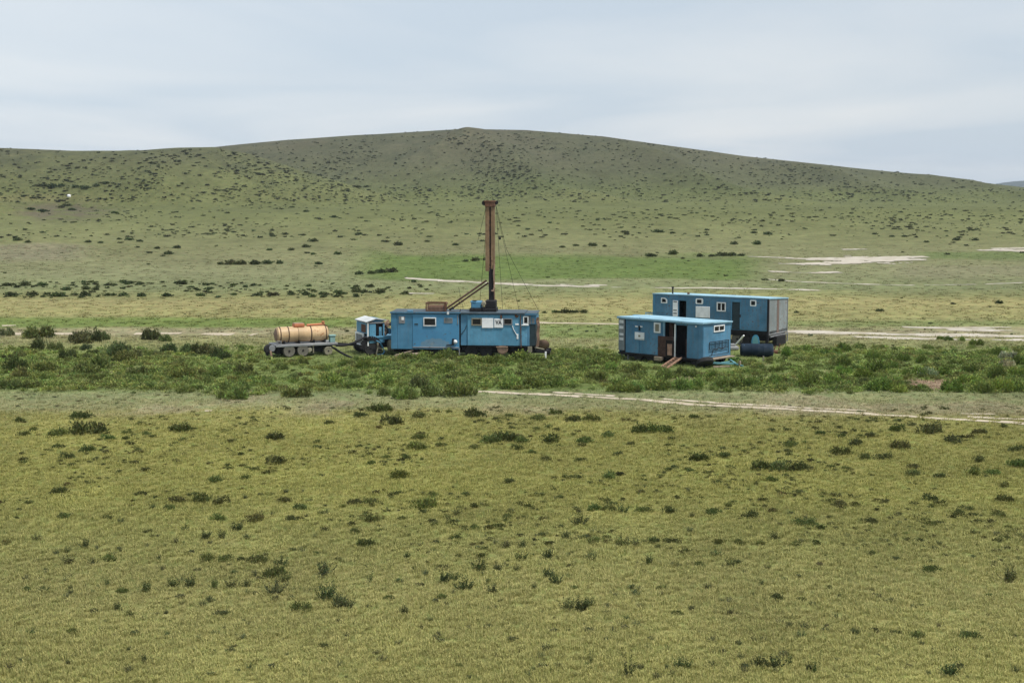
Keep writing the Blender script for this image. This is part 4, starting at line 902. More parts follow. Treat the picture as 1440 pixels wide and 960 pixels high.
o = MB().box(-.45, .45, -.3, .3, 0, .30, .1).box(-.3, .2, -.2, .3, .28, .45, .1).build('scrap_heap', 'steel'); o.location = G(1029.5, 492); tag(o, 'grey scrap metal heaped behind the corner of the small cabin', 'scrap')
m = MB().bar((-.3, 0, .0), (-.1, .1, .55), .06).bar((.0, 0, .0), (.2, .05, .7), .05).box(-.35, .3, -.1, .3, 0, .22, .05).build('scrap_metal', 'rust'); m.location = G(1093, 497); tag(m, 'small rusty scrap frame at the right end of the navy tank', 'scrap')
# far pale tent on the hill
p = unproject([97], [276.3])[0]
yt = thing('yurt', 'tiny white tent on the green slope of the far left hill', 'tent', (p[0], p[1], p[2]-.1))
MB().lathe([(1.15, 0), (1.15, .9)], (0, 0, 0), 'Z', 20).build('wall', 'signwhite', yt); yt.scale = (.55, .55, .5); MB().lathe([(1.25, .9), (.7, 1.35), (.15, 1.55), (.001, 1.56)], (0, 0, 0), 'Z', 20).build('roof', 'signwhite', yt)
# ================================================================ vegetation
def leaf_mat(name, inst):
    k = NT(name)
    if inst: src = k.n('ShaderNodeAttribute', attribute_name='tint', attribute_type='INSTANCER').outputs['Color']
    else: src = k.n('ShaderNodeObjectInfo').outputs['Color']
    va = k.n('ShaderNodeAttribute', attribute_name='var')
    c = k.mix(1.0, src, va.outputs['Color'], 'MULTIPLY')
    k.l(c, k.b.inputs['Base Color']); k.b.inputs['Roughness'].default_value = .75; k.b.inputs['Specular IOR Level'].default_value = .15
    tr_ = k.n('ShaderNodeBsdfTranslucent'); k.l(c, tr_.inputs[0]); ms = k.n('ShaderNodeMixShader'); ms.inputs[0].default_value = .25
    k.l(k.b.outputs[0], ms.inputs[1]); k.l(tr_.outputs[0], ms.inputs[2]); k.l(ms.outputs[0], k.out.inputs['Surface'])
    return k.m
LEAF_O = leaf_mat('shrub_leaf', False); LEAF_I = leaf_mat('scatter_leaf', True)
def quads_mesh(name, V, var, mat):
    """V: (n,4,3) corners; var: (n,3) colour factor per leaf"""
    n = len(V); me = bpy.data.meshes.new(name); me.vertices.add(n*4); me.vertices.foreach_set('co', V.reshape(-1).astype(np.float32))
    me.loops.add(n*4); me.loops.foreach_set('vertex_index', np.arange(n*4, dtype=np.int32))
    me.polygons.add(n); me.polygons.foreach_set('loop_start', np.arange(0, n*4, 4, dtype=np.int32)); me.polygons.foreach_set('loop_total', np.full(n, 4, np.int32))
    me.update()
    a = me.attributes.new('var', 'FLOAT_COLOR', 'POINT'); cc = np.ones((n*4, 4), np.float32); cc[:, :3] = np.repeat(var, 4, 0); a.data.foreach_set('color', cc.ravel())
    me.materials.append(mat); return me
def unit(v): return v/np.maximum(np.linalg.norm(v, axis=-1, keepdims=True), 1e-9)
def leaves(P, D, L, Wd, g):
    """diamond leaves at P pointing along D"""
    D = unit(D); s = unit(np.cross(D, unit(g.normal(size=P.shape)))); L = L[:, None]; Wd = Wd[:, None]
    return np.stack([P, P+D*L*.45+s*Wd*.5, P+D*L, P+D*L*.45-s*Wd*.5], 1)
def g_var(n, g, lo=.7, hi=1.35, hue=.10):
    b = g.uniform(lo, hi, n)[:, None]; return b*(1+g.normal(size=(n, 3))*np.array([hue, hue*.5, hue]))
def shrub(seed, clumps=7, n=1500, leaf=.09, flat=.42, spiky=.25):
    """uneven leafy mound about 1 m across: several clumps, ragged top"""
    g = np.random.default_rng(seed); P = []; D = []; CV = []
    cs = []
    for i in range(clumps):
        a = g.uniform(0, 6.28); r = (.36 if n > 1000 else .29)*math.sqrt(g.uniform(0, 1)); cs.append((r*math.cos(a)*1.15, r*math.sin(a)*.9, g.uniform(.13, .24), g.uniform(.65, 1.25)))
    for (cx, cy, cr, ch) in cs:
        m = n//clumps; v = unit(g.normal(size=(m, 3))); v[:, 2] = np.abs(v[:, 2]); rr = cr*g.uniform(.35, 1.0, m)**.5*(1+.25*np.sin(v[:, 0]*7+cx*9)*np.sin(v[:, 1]*6))
        p = v*rr[:, None]*np.array([1, 1, flat/.30*ch]); p[:, 0] += cx; p[:, 1] += cy; p[:, 2] += .02
        P.append(p); D.append(v+np.array([0, 0, .7])+g.normal(size=(m, 3))*.5); CV.append(np.full(m, g.uniform(.72, 1.32)))
    k_ = int(n*spiky*.2); a = g.uniform(0, 6.28, k_); r = .42*np.sqrt(g.uniform(0, 1, k_))
    P.append(np.stack([r*np.cos(a), r*np.sin(a), flat*g.uniform(.3, .95, k_)*(1-r*r*3.2)], 1)); D.append(np.stack([np.cos(a)*.3, np.sin(a)*.3, np.ones(k_)], 1)+g.normal(size=(k_, 3))*.25); CV.append(np.full(k_, 1.15))
    P = np.concatenate(P); D = np.concatenate(D); m = len(P); P[:, 2] = np.maximum(P[:, 2], 0)
    L = leaf*g.uniform(.6, 1.5, m); return leaves(P, D, L, L*g.uniform(.35, .6, m), g), g_var(m, g)*np.concatenate(CV)[:, None]
def spiky(seed, stems=18, h=.42, spread=.45, leaf=.07, per=14, lean=.8):
    """weed with several upright leafy stems fanning from one root"""
    g = np.random.default_rng(seed); P = []; D = []; LL = []
    for i in range(stems):
        a = g.uniform(0, 6.28); sp_ = spread*g.uniform(.1, 1)**.8; hh = h*g.uniform(.45, 1.1)
        b = np.array([math.cos(a)*sp_*.45, math.sin(a)*sp_*.45, 0]); tip = np.array([math.cos(a)*sp_*(.5+lean*.6), math.sin(a)*sp_*(.5+lean*.6), hh])
        for t in np.linspace(.08, 1, per):
            p = b+(tip-b)*np.array([t**1.4, t**1.4, t]); P.append(p+g.normal(size=3)*.012); d = (tip-b)*.8+g.normal(size=3)*.28*h*2; d[2] = abs(d[2])*.9+.1; D.append(d); LL.append(leaf*(1.25-.6*t)*g.uniform(.7, 1.3))
    P = np.array(P); D = np.array(D); LL = np.array(LL); P[:, 2] = np.maximum(P[:, 2], 0)
    return leaves(P, D, LL, LL*g.uniform(.34, .60, len(LL)), g), g_var(len(P), g, .65, 1.3)
def tuft(seed, n=13, h=.10, spread=.09, w=.006, straw=.35):
    """short grass: bent narrow blades, some straw coloured"""
    g = np.random.default_rng(seed); a = g.uniform(0, 6.28, n); r = spread*np.sqrt(g.uniform(0, 1, n)); b = np.stack([r*np.cos(a), r*np.sin(a), np.zeros(n)], 1)
    d = np.stack([np.cos(a+g.normal(size=n)*.8), np.sin(a+g.normal(size=n)*.8), np.zeros(n)], 1); hh = h*g.uniform(.45, 1.2, n)[:, None]; up = np.array([0, 0, 1.])
    s = np.stack([-d[:, 1], d[:, 0], np.zeros(n)], 1)*w*g.uniform(.7, 1.4, n)[:, None]
    bend = g.uniform(.2, 1.1, n)[:, None]; mid = b+d*hh*bend*.35+up*hh*.62; tip = b+d*hh*bend+up*hh*(.98-.25*bend)
    q1 = np.stack([b-s, b+s, mid+s*.8, mid-s*.8], 1); q2 = np.stack([mid-s*.8, mid+s*.8, tip+s*.15, tip-s*.15], 1)
    v = g_var(n, g, .85, 1.2, .05); st_ = g.uniform(size=n) < straw; v[st_] = np.array([1.5, 1.36, 1.6])*g.uniform(.8, 1.15, (st_.sum(), 1))
    return np.concatenate([q1, q2]), np.concatenate([v, v])
LIB = {}
def proto(kind, i, VV): LIB[(kind, i)] = VV
for i in range(6): proto('shrub', i, shrub(40+i, 6+i % 3, 1500, .085, .46))
for i in range(5): proto('cushion', i, shrub(60+i, 5+i % 3, 560, .085, .30, .5))
for i in range(4): proto('small', i, shrub(70+i, 4, 170, .13, .32, .5))
for i in range(5): proto('spiky', i, spiky(80+i, 18+3*i, .50, .46, .095, 13))
for i in range(3): proto('thin', i, spiky(90+i, 9, .80, .34, .08, 16, .6))
for i in range(4): proto('bush', i, shrub(100+i, 5, 260, .16, .42, .3))
for i in range(4): proto('far', i, shrub(110+i, 4, 64, .30, .42, .2))
for i in range(6): proto('tuft', i, tuft(120+i, 14, .085, .10, .0050, .30+.06*i))
for i in range(4): proto('lush', i, tuft(140+i, 18, .30, .20, .013, .08))
for i in range(4): proto('herb', i, spiky(150+i, 9, .22, .26, .085, 7, .9))
MESH_O = {}
def omesh(kind, i):
    if (kind, i) not in MESH_O: MESH_O[(kind, i)] = quads_mesh(kind, *LIB[(kind, i)], LEAF_O)
    return MESH_O[(kind, i)]
def scatter(name, kinds, P, scl, tint, label=None):
    """one 'stuff' object: plants of a few kinds standing on the points P"""
    n = len(P); protos = [x for x in LIB if x[0] in kinds]
    pc = bpy.data.collections.new(name+'_kinds')
    for j, x in enumerate(protos):
        pc.objects.link(bpy.data.objects.new('%s_%02d' % (name, j), quads_mesh(name+'_plant', *LIB[x], LEAF_I)))
    me = bpy.data.meshes.new(name); me.vertices.add(n); me.vertices.foreach_set('co', P.astype(np.float32).ravel())
    def attr(nm, ty, field, data): me.attributes.new(nm, ty, 'POINT').data.foreach_set(field, np.ascontiguousarray(data).ravel())
    attr('scl', 'FLOAT_VECTOR', 'vector', scl.astype(np.float32)); attr('idx', 'INT', 'value', rng.integers(0, len(protos), n).astype(np.int32))
    rot = np.zeros((n, 3), np.float32); rot[:, 2] = rng.uniform(0, 6.28, n); attr('rot', 'FLOAT_VECTOR', 'vector', rot)
    cc = np.ones((n, 4), np.float32); cc[:, :3] = tint; attr('tint', 'FLOAT_COLOR', 'color', cc)
    o = bpy.data.objects.new(name, me); COL.objects.link(o); o['kind'] = 'stuff'
    if label: o['label'] = label
    ng = bpy.data.node_groups.new(name, 'GeometryNodeTree')
    ng.interface.new_socket('Geometry', in_out='INPUT', socket_type='NodeSocketGeometry'); ng.interface.new_socket('Geometry', in_out='OUTPUT', socket_type='NodeSocketGeometry')
    A = ng.nodes.new; gi = A('NodeGroupInput'); go = A('NodeGroupOutput'); ip = A('GeometryNodeInstanceOnPoints'); ci = A('GeometryNodeCollectionInfo')
    ci.inputs['Collection'].default_value = pc; ci.inputs['Separate Children'].default_value = True; ci.inputs['Reset Children'].default_value = True
    def na(nm, ty):
        q = A('GeometryNodeInputNamedAttribute'); q.data_type = ty; q.inputs['Name'].default_value = nm; return q.outputs['Attribute']
    K_ = ng.links.new; K_(gi.outputs[0], ip.inputs['Points']); K_(ci.outputs[0], ip.inputs['Instance']); ip.inputs['Pick Instance'].default_value = True
    K_(na('idx', 'INT'), ip.inputs['Instance Index']); K_(na('scl', 'FLOAT_VECTOR'), ip.inputs['Scale'])
    er = A('FunctionNodeEulerToRotation'); K_(na('rot', 'FLOAT_VECTOR'), er.inputs[0]); K_(er.outputs[0], ip.inputs['Rotation']); K_(ip.outputs[0], go.inputs[0])
    md = o.modifiers.new('scatter', 'NODES'); md.node_group = ng
    return o
def colvar(n, base, amp=.18, hue=.06):
    c = np.array(base)*(1+rng.normal(size=(n, 1))*amp); return np.clip(c*(1+rng.normal(size=(n, 3))*hue), .005, .6)
def plant(name, kind, px, py, wpx, col, label, group, cat, hs=1.0, asp=1.0, loc=None):
    if loc is None: loc = unproject([px], [py])[0]
    s = wpx/FOC*math.hypot(loc[1], H)
    ids = [x[1] for x in LIB if x[0] == kind]; i = random.choice(ids)
    o = bpy.data.objects.new(name, omesh(kind, i)); COL.objects.link(o)
    o.location = (loc[0], loc[1], loc[2]-.01*s); o.rotation_euler.z = random.uniform(0, 6.28)
    u = random.uniform(.85, 1.15); o.scale = (s*asp, s*asp, s*hs*u)
    c = np.array(col)*random.uniform(.72, 1.3)*(1+rng.normal(size=3)*.06); o.color = (*np.clip(c, .004, .5), 1)
    tag(o, label, cat, group); return o
# ---------------- individually placed weeds and cushions of the near field: (x, y, width) read off the photograph
NEARW = '''116 588 34 c;83 612 32 c;125 610 52 c;151 618 24 c;33 612 18 c;26 593 18 c;48 605 15 c;79 630 17 c;122 635 28 c;94 645 26 c;197 597 16 c;254 605 40 c;179 610 16 c;207 611 17 c;182 625 16 c;385 617 30 c;462 596 16 c;446 623 15 c;326 622 18 c;390 652 38 c;304 676 28 c;346 673 18 c;87 693 28 c;90 728 20 c;238 715 18 c;250 706 30 c;285 705 36 c;310 707 30 c;400 706 26 c;422 715 22 c;357 732 30 c;306 732 26 c;332 745 22 s;287 757 26 s;313 757 18 s;348 757 15 s;208 748 14 c;260 745 14 s;411 732 22 c;9 763 22 c;52 759 16 s;120 770 22 s;96 776 12 s;98 792 25 s;131 793 18 s;153 787 26 c;290 788 26 c;318 788 24 c;340 788 18 c;365 790 34 c;394 794 24 s;455 808 36 s;39 830 18 c;63 831 20 s;151 822 16 s;98 827 12 c;171 832 20 c;206 832 28 s;245 824 27 s;271 824 30 s;302 827 20 s;328 826 24 s;346 825 20 s;385 811 40 c;400 817 22 s;385 835 33 s;457 842 34 s;478 848 26 s;164 857 18 s;424 857 30 c;475 853 27 s;457 910 22 c;103 890 22 c;182 866 18 c;179 914 10 c
530 578 42 c;508 586 22 c;594 587 30 c;552 597 40 c;670 586 35 c;631 580 13 c;756 590 26 c;782 583 20 c;718 586 17 c;805 592 26 c;830 592 28 c;900 608 34 c;928 608 38 c;592 617 27 c;587 632 35 c;620 627 17 c;690 621 40 c;712 620 46 c;735 622 30 c;773 621 35 c;747 637 14 c;727 632 22 c;668 630 18 c;821 623 30 c;856 614 22 c;887 625 13 c;880 592 16 c;541 644 16 c;570 644 18 c;767 647 18 c;788 648 9 c;869 640 16 c;817 649 17 c;561 672 36 c;716 678 22 c;856 672 24 c;795 671 13 c;609 697 20 c;655 696 17 c;554 697 17 c;500 708 26 c;522 708 22 c;596 713 37 c;788 700 13 c;745 714 18 c;835 717 24 c;856 718 22 c;876 720 22 s;906 719 24 c;940 720 24 c;644 724 18 s;519 732 35 c;565 730 16 c;500 747 22 c;714 728 17 c;730 729 9 c;640 739 11 c;668 743 17 c;701 741 20 c;815 737 30 s;795 757 20 s;762 753 15 c;515 767 30 c;839 762 26 c;876 767 26 s;896 766 20 s;918 762 24 c;940 762 20 c;712 770 22 s;735 770 18 s;572 785 15 s;609 775 11 s;732 786 24 s;771 786 24 s;644 783 13 c;830 787 22 s;913 793 22 s;672 802 31 s;699 802 20 s;725 802 17 s;769 811 24 s;782 820 26 s;806 827 13 c;753 827 15 s;622 818 28 s;640 816 20 s;653 829 32 s;694 833 24 s;620 840 20 c;520 818 24 t;489 853 26 s;567 864 20 s;546 842 17 c;891 835 14 s;929 827 18 c;796 857 32 s;815 857 34 s;830 852 18 s;767 914 22 s;830 932 22 t;883 951 38 t;955 938 22 s;911 912 13 t;939 914 13 t;953 863 18 c;646 936 13 c;876 852 8 c
977 647 36 c;1017 643 26 c;977 588 18 c;1063 658 18 c;1072 660 36 c;1098 660 40 c;1124 660 34 c;1113 627 26 c;1131 623 13 c;1183 638 28 c;1203 625 28 c;1183 614 18 c;1152 610 17 c;1262 606 26 c;1306 608 40 c;1341 621 30 c;1376 610 26 c;1411 601 14 c;1266 630 30 c;1227 614 22 c;1286 658 22 c;1288 668 28 c;1325 671 24 c;1368 667 28 c;1394 667 26 c;1376 649 22 c;1430 656 34 c;1430 634 27 c;1170 658 17 c;1190 660 17 c;1218 645 24 c;1242 645 26 c;1087 676 20 c;1107 687 13 c;1308 704 26 c;1415 706 30 c;1411 684 20 c;1026 711 18 c;1180 711 22 c;1204 711 20 c;1244 707 11 c;1004 722 26 c;1056 726 30 c;1131 737 31 c;1170 737 13 c;1225 735 20 c;1306 738 25 c;1347 723 26 c;1404 726 22 c;1054 743 11 c;1089 758 18 s;1069 765 18 c;1012 764 22 c;1038 764 22 c;1120 765 16 c;1225 779 17 c;1207 772 11 c;1008 781 20 s;1413 772 10 s;984 795 18 c;1030 795 21 s;1080 800 13 s;1310 803 28 c;1069 822 13 s;1166 827 15 c;1420 818 35 s;1093 842 20 c;1126 843 17 c;1391 838 13 c;1201 892 17 s;1231 888 17 c;1260 892 17 c;1288 895 30 c;1365 897 28 c;967 938 26 s;997 936 11 t;1065 937 30 s;1088 938 34 s;1110 934 24 t;1148 945 30 t;1338 951 38 s;1428 945 18 s;1387 925 13 t;1398 936 9 t'''
near = [x.split() for l in NEARW.split('\n') for x in l.split(';')]
UNIQ = {(883, 951): 'tall thin-stemmed weed at the bottom edge with bare upright stalks', (455, 808): 'dark bushy weed standing highest of the pair in the short grass', (796, 857): 'wide dark spiky weed alone on the pale grass below the rig',
        (87, 693): 'round dark green cushion alone on the yellow grass at left', (530, 578): 'twin-topped dense dark shrub just below the shrub belt', (712, 620): 'large dark cushion with a peaked top in the field below the rig',
        (747, 637): 'small cone-shaped dark cushion below the large peaked one', (116, 588): 'dark tuft topping the cluster of cushions at far left', (1338, 951): 'wide spiky weed at the bottom edge near the right corner',
        (967, 938): 'dense dark spiky weed at the bottom edge right of the tall stalky one', (1306, 738): 'dark rounded cushion alone on the yellow grass at right', (1131, 737): 'low dark cushion in the middle right of the field',
        (1310, 803): 'flat dark cushion on pale grass below the lone rounded one', (271, 824): 'tallest spiky weed in the row of weeds at left', (1420, 818): 'spread dark spiky weed at the right edge of the pale grass'}
GREENC, DARKC, PALEC = (.085, .110, .030), (.092, .110, .034), (.12, .14, .05)
nearP = unproject([float(a[0]) for a in near], [float(a[1]) for a in near])
for a, P in zip(near, nearP):
    x, y, wd, kd = int(a[0]), int(a[1]), float(a[2]), a[3]
    lab = UNIQ.get((x, y)); s = {'c': 'cushion', 's': 'spiky', 't': 'thin'}[kd]
    if lab: grp = None
    elif kd == 'c' and y < 690: lab, grp = 'low leafy dark green cushion on the yellow turf just below the track', 'cushions on the yellow turf'
    elif kd == 'c': lab, grp = 'flat dark green cushion in the short grass of the near field', 'cushions in the near field'
    elif kd == 's': lab, grp = 'dark weed with spiky upright stems in the short near grass', 'spiky weeds in the near field'
    else: lab, grp = 'thin weed with a few tall bare stalks near the bottom edge', 'stalky weeds near the bottom edge'
    plant('cushion_plant' if kd == 'c' else 'spiky_weed', s, x, y, wd*(1.06 if kd == 'c' else 1.2), DARKC if kd == 'c' else (.082, .100, .036), lab, grp, 'cushion plant' if kd == 'c' else 'weed', 1.05 if kd == 'c' else 1.0, 1.0, P)
# ---------------- shrubs of the belt round the vehicles
BELT = '''9 472 18;55 475 34;112 482 30;128 481 26;148 478 18;212 478 24;232 480 16;122 492 15;56 492 26;77 492 18;131 498 16;155 500 34;175 495 20;192 504 22;172 508 32;95 505 22;123 505 14;27 503 16;17 503 9;4 505 10;30 521 36;62 523 38;120 526 34;142 520 34;193 528 26;165 530 15;140 536 15;30 533 24;65 538 20;14 547 30;45 545 20;98 535 10;213 546 17;236 497 20;218 500 10;237 497 18;260 498 22;282 497 20;300 499 30;313 505 25;251 533 32;320 523 18;343 526 23;358 530 12;253 552 20;320 551 20;343 548 20;335 560 33;313 560 17;408 535 18;395 520 17;437 543 10;292 541 18;277 548 18;300 530 20;287 527 13;273 525 12;253 518 15;417 558 33;377 543 23;427 513 13;546 506 12;512 518 20;503 507 11;478 517 18;497 532 18;483 530 13;465 541 28;500 545 22;538 541 28;590 545 25;623 541 13;647 543 14;567 560 27;583 561 22;607 558 28;648 557 38;540 556 20;622 505 22;632 504 26;627 524 27;670 514 20;573 506 26;600 506 26;680 513 26;680 500 13;710 510 28;735 508 34;727 500 24;755 510 24;783 505 18;775 494 8;802 505 26;820 502 18;830 513 28;858 515 28;846 505 22;867 505 20;700 527 18;798 520 10;813 525 22;767 538 17;783 543 26;840 535 27;750 545 30;722 545 33;877 551 24;865 551 20;893 551 14;875 550 25;893 550 22;913 547 27;935 547 28;960 547 30;983 545 23;1007 545 24;1035 543 27;1058 545 25;1085 542 25;972 531 18;997 533 18;932 533 25;1033 508 14;1090 523 14;962 527 16;862 520 24;893 523 20;1134 494 14;1146 502 16;1159 499 12;1175 497 15;1189 494 18;1104 500 20;1091 523 14;1191 515 22;1180 525 17;1229 522 32;1209 522 12;1190 527 22;1226 504 17;1246 509 16;1254 520 17;1145 540 22;1172 541 24;1217 532 22;1234 549 28;1246 546 22;1130 544 24;1322 478 10;1332 479 12;1352 480 11;1373 486 16;1293 529 22;1305 529 24;1276 527 14;1253 520 16;1360 541 24;1339 550 26;1370 507 14;1383 498 12;1396 501 18;1419 507 24;1440 514 24;1416 518 24;1307 501 12;1262 548 22;1259 550 30;1386 552 26;1408 550 26;1430 550 26;1393 533 26;1415 545 24;1328 527 18;1430 530 24;1370 545 22;1360 525 20;1345 515 18;1290 510 16;1270 508 16'''
belt = [tuple(float(v) for v in x.split()) for x in BELT.split(';')]
BP = unproject([b[0] for b in belt], [b[1] for b in belt])
BU = {(212, 478): 'dark shrub mound beside the left bare track behind the belt', (1033, 508): 'bright green bush at the corner of the small cabin by the navy tank', (1332, 479): 'dark bush growing on the pale road at right', (1189, 494): 'round dark shrub at the back edge of the belt right of the wagon',
      (1305, 529): 'pale grey-green shrub beside the bare brown patch', (62, 523): 'big dark round shrub at the left end of the belt', (546, 506): 'small upright shrub in front of the rig timber', (767, 538): 'small dark shrub alone in the lush grass above the track'}
for b, P in zip(belt, BP):
    x, y, wd = b
    lab = BU.get((int(x), int(y))); g_ = None
    if not lab:
        if x < 460 and y < 506: lab, g_ = 'dark shrub on dry grass behind the left belt', 'shrubs behind the left belt'
        elif x < 460: lab, g_ = 'mid green leafy shrub in the belt left of the rig', 'shrubs of the left belt'
        elif y < 490: lab, g_ = 'small dark shrub by the pale road at right', 'shrubs by the right road'
        elif x < 775: lab, g_ = 'leafy green shrub in the belt in front of the rig', 'shrubs before the rig'
        elif x < 1100: lab, g_ = 'leafy green shrub in the belt round the small cabin', 'shrubs round the small cabin'
        else: lab, g_ = 'leafy green shrub in the belt right of the wagon', 'shrubs of the right belt'
    col = (.130, .158, .046) if x < 460 else ((.136, .176, .046) if x < 1100 else (.132, .186, .040))
    if y < 506 and x < 460: col = (.100, .122, .044)
    if (int(x), int(y)) == (1033, 508): col = (.050, .13, .022)
    if int(x) in (1305, 1416, 1419): col = (.20, .225, .12)
    if y > 540: col = tuple(v*1.15 for v in col)
    plant('green_shrub', 'shrub', x, y, wd*1.22, col, lab, g_, 'shrub', (1.25 if wd < 30 else 1.05)*(.7 if x > 540 and y < 521 and x < 1100 else 1), 1.0, P)
# ---------------- bushes on the plain behind and on the hills
FARB = '''180 400 9;255 400 15;298 400 9;328 402 12;355 402 10;365 402 8;403 403 9;435 403 10;310 372 14;325 372 20;340 372 22;358 372 20;375 371 20;392 371 16;237 358 14;448 372 12;45 416 18;82 417 22;120 416 18;15 417 20;150 416 12;10 402 14;35 402 20;60 402 16;95 408 18;120 407 16;135 408 14;175 416 14;200 417 16;235 417 18;262 410 8;283 416 16;330 415 12;360 416 14;385 416 18;410 415 12;430 415 16;452 414 14;475 412 14;500 411 18;535 412 20;520 404 14;575 406 9;521 385 16;535 384 18;550 383 20;505 386 14;670 367 16;655 368 12;685 366 14;782 440 14;795 440 16;808 440 14;822 440 14;766 440 10;985 361 14;1000 361 12;1015 360 18;1030 360 16;1042 360 12;1065 344 16;1032 344 12;1255 333 10;1272 333 12;1288 334 8;1303 341 8;1370 338 14;1345 338 12;925 327 20;945 328 10;880 328 12;810 346 10;832 346 14;850 347 8;790 348 10;915 361 18;945 358 20;960 364 8;1080 330 16;1060 328 12;1238 438 12;1120 440 8;1405 427 12;1340 428 8;42 295 16;60 298 18;85 292 14;100 296 14;60 262 14;75 264 20;85 262 16;105 264 18;118 265 16;135 262 14;150 258 14;160 300 14;182 338 14;197 340 12;168 337 10;125 341 12;142 342 10;250 349 14;222 350 10;380 352 10;410 352 12;430 348 14;440 358 10;475 358 12;25 338 16;40 341 12;95 290 14;320 300 10;502 264 14;515 263 9;410 292 10;430 298 12;470 306 14;440 340 16;400 330 12;540 340 12;560 345 14;600 340 10;640 345 12;505 330 14'''
farb = [tuple(float(v) for v in x.split()) for x in FARB.split(';')]
FP = unproject([b[0] for b in farb], [b[1] for b in farb])
for b, P in zip(farb, FP):
    x, y, wd = b
    if not np.isfinite(P).all(): continue
    if y < 330: lab, g_ = 'dark dot-like bush on the slope of the far hill', 'bushes on the hill'
    elif y < 395 and x < 480: lab, g_ = 'dark low bush at the foot of the left hill', 'bushes at the left hill foot'
    elif y < 395: lab, g_ = 'dark bush on the plain along the bright green flat', 'bushes by the green flat'
    elif x < 620: lab, g_ = 'dark bush in the long row across the plain at left', 'bushes in the left row'
    elif x < 850: lab, g_ = 'dark round bush in the row just right of the rig roof', 'bushes right of the rig roof'
    else: lab, g_ = 'low dark bush on the tan plain right of the wagon', 'bushes right of the wagon'
    plant('dark_bush', 'bush', x, y, wd*1.05, (.060, .078, .032), lab, g_, 'bush', .72 if y > 340 else .55, 1.0, P)
# ---------------- scattered ground vegetation (uncountable)
def clear_of_tracks(P, pad=.1):
    ok = np.ones(len(P), bool)
    for X, Y, wd in TRACKS:
        Xs, Ys = X[::3], Y[::3]
        idx = np.where((P[:, 1] > Ys.min()-2) & (P[:, 1] < Ys.max()+2) & (P[:, 0] > Xs.min()-2) & (P[:, 0] < Xs.max()+2))[0]
        for c in np.array_split(idx, max(1, len(idx)//4000)):
            if len(c): ok[c] &= np.min((P[c, 0][:, None]-Xs)**2+(P[c, 1][:, None]-Ys)**2, 1) > (wd*.5+pad)**2
    return ok
BOXES = [(F.O, F.rz, X0-.2, XE+.3, .15, 2.4)]
def fan_points(n, y0, y1, p=1.0):
    """random ground points inside the widening field of view, density falling with distance"""
    y = y0*(y1/y0)**(rng.uniform(size=n)**p); x = (rng.uniform(-1, 1, n))*(y*.375+2)
    return np.stack([x, y, hfun(x, y)], 1)
def px_points(x0, x1, y0, y1, n):
    return unproject(rng.uniform(x0, x1, n), rng.uniform(y0, y1, n))
def off_vehicles(P):
    px, py = project(P[:, 0], P[:, 1], P[:, 2])
    lim = np.full(len(P), 0.0)
    for x0, x1, y in ((372, 478, 505), (478, 548, 504), (548, 772, 502), (864, 925, 511), (925, 1036, 524), (1034, 1112, 507)): lim = np.where((px > x0) & (px < x1), y, lim)
    return py > lim+2*(vnoise(P[:, 0]*2, P[:, 1]*2, 5)-.5)
# near turf
P = fan_points(150000, 31, 110)
P = P[clear_of_tracks(P, .05)]
px, py = project(P[:, 0], P[:, 1], P[:, 2])
keep = rng.uniform(size=len(P)) < np.interp(py, [540, 556, 580, 960], [.5, .35, .8, 1]); P = P[keep]; n = len(P)
zc_ = zone_colour(P[:, 0], P[:, 1], P[:, 2]); s = rng.uniform(.65, 1.35, n)*np.interp(P[:, 1], [30, 60, 110], [1.0, 1.15, 1.5])
hm = .75+.7*fbm(P[:, 0]/2.3, P[:, 1]/2.3, 77, 3)
scatter('short_grass', ('tuft',), P, np.stack([s, s, s*hm], 1), zc_*np.array([1.56, 1.62, 1.52])*rng.uniform(.84, 1.18, (n, 1)))
# lush grass and herbs of the belt
P = px_points(-15, 1455, 484, 556, 21000)
px, py = project(P[:, 0], P[:, 1], P[:, 2])
lush = np.interp(px, [0, 480, 520, 1100, 1440], [.55, .7, .8, .75, 1.0])*sstep(484, 498, py+8*(fbm(P[:, 0]/6, P[:, 1]/6, 9)-.5))*(1-sstep(545, 556, py+10*(fbm(P[:, 0]/5, P[:, 1]/5, 19)-.5)*2.2+np.where(px > 640, 6, 0)-np.where(px > 1130, 5, 0)))
patch = sstep(.40, .58, fbm(P[:, 0]/5, P[:, 1]/7, 23, 3)); bare = np.exp(-(((px-1310)/42)**4)-(((py-541)/9)**4))
keep = (rng.uniform(size=len(P)) < lush*(.25+.75*patch)*(1-bare)) & clear_of_tracks(P, .2) & off_vehicles(P); P = P[keep]; n = len(P)
s = rng.uniform(.6, 1.35, n)
P1 = P[:n//2]; m_ = len(P1); b_ = np.stack([s[:m_], s[:m_], s[:m_]*.45], 1)
tx_ = np.interp(project(P1[:, 0], P1[:, 1], P1[:, 2])[0], [0, 500, 1100, 1440], [.0, .35, .6, 1])[:, None]
pt = fbm(P1[:, 0]/7, P1[:, 1]/9, 43, 3)[:, None]
scatter('meadow_grass', ('lush',), P1, b_, (np.array([.25, .275, .10])*(1-tx_)+np.array([.20, .29, .062])*tx_)*(.6+.9*pt)*rng.uniform(.75, 1.2, (m_, 1)))
P2 = P[n//2:]; m_ = len(P2); q = rng.uniform(.7, 1.5, m_)
scatter('meadow_herbs', ('herb', 'small'), P2, np.stack([q, q, q*.8], 1)*.8, colvar(m_, (.19, .23, .065), .22))
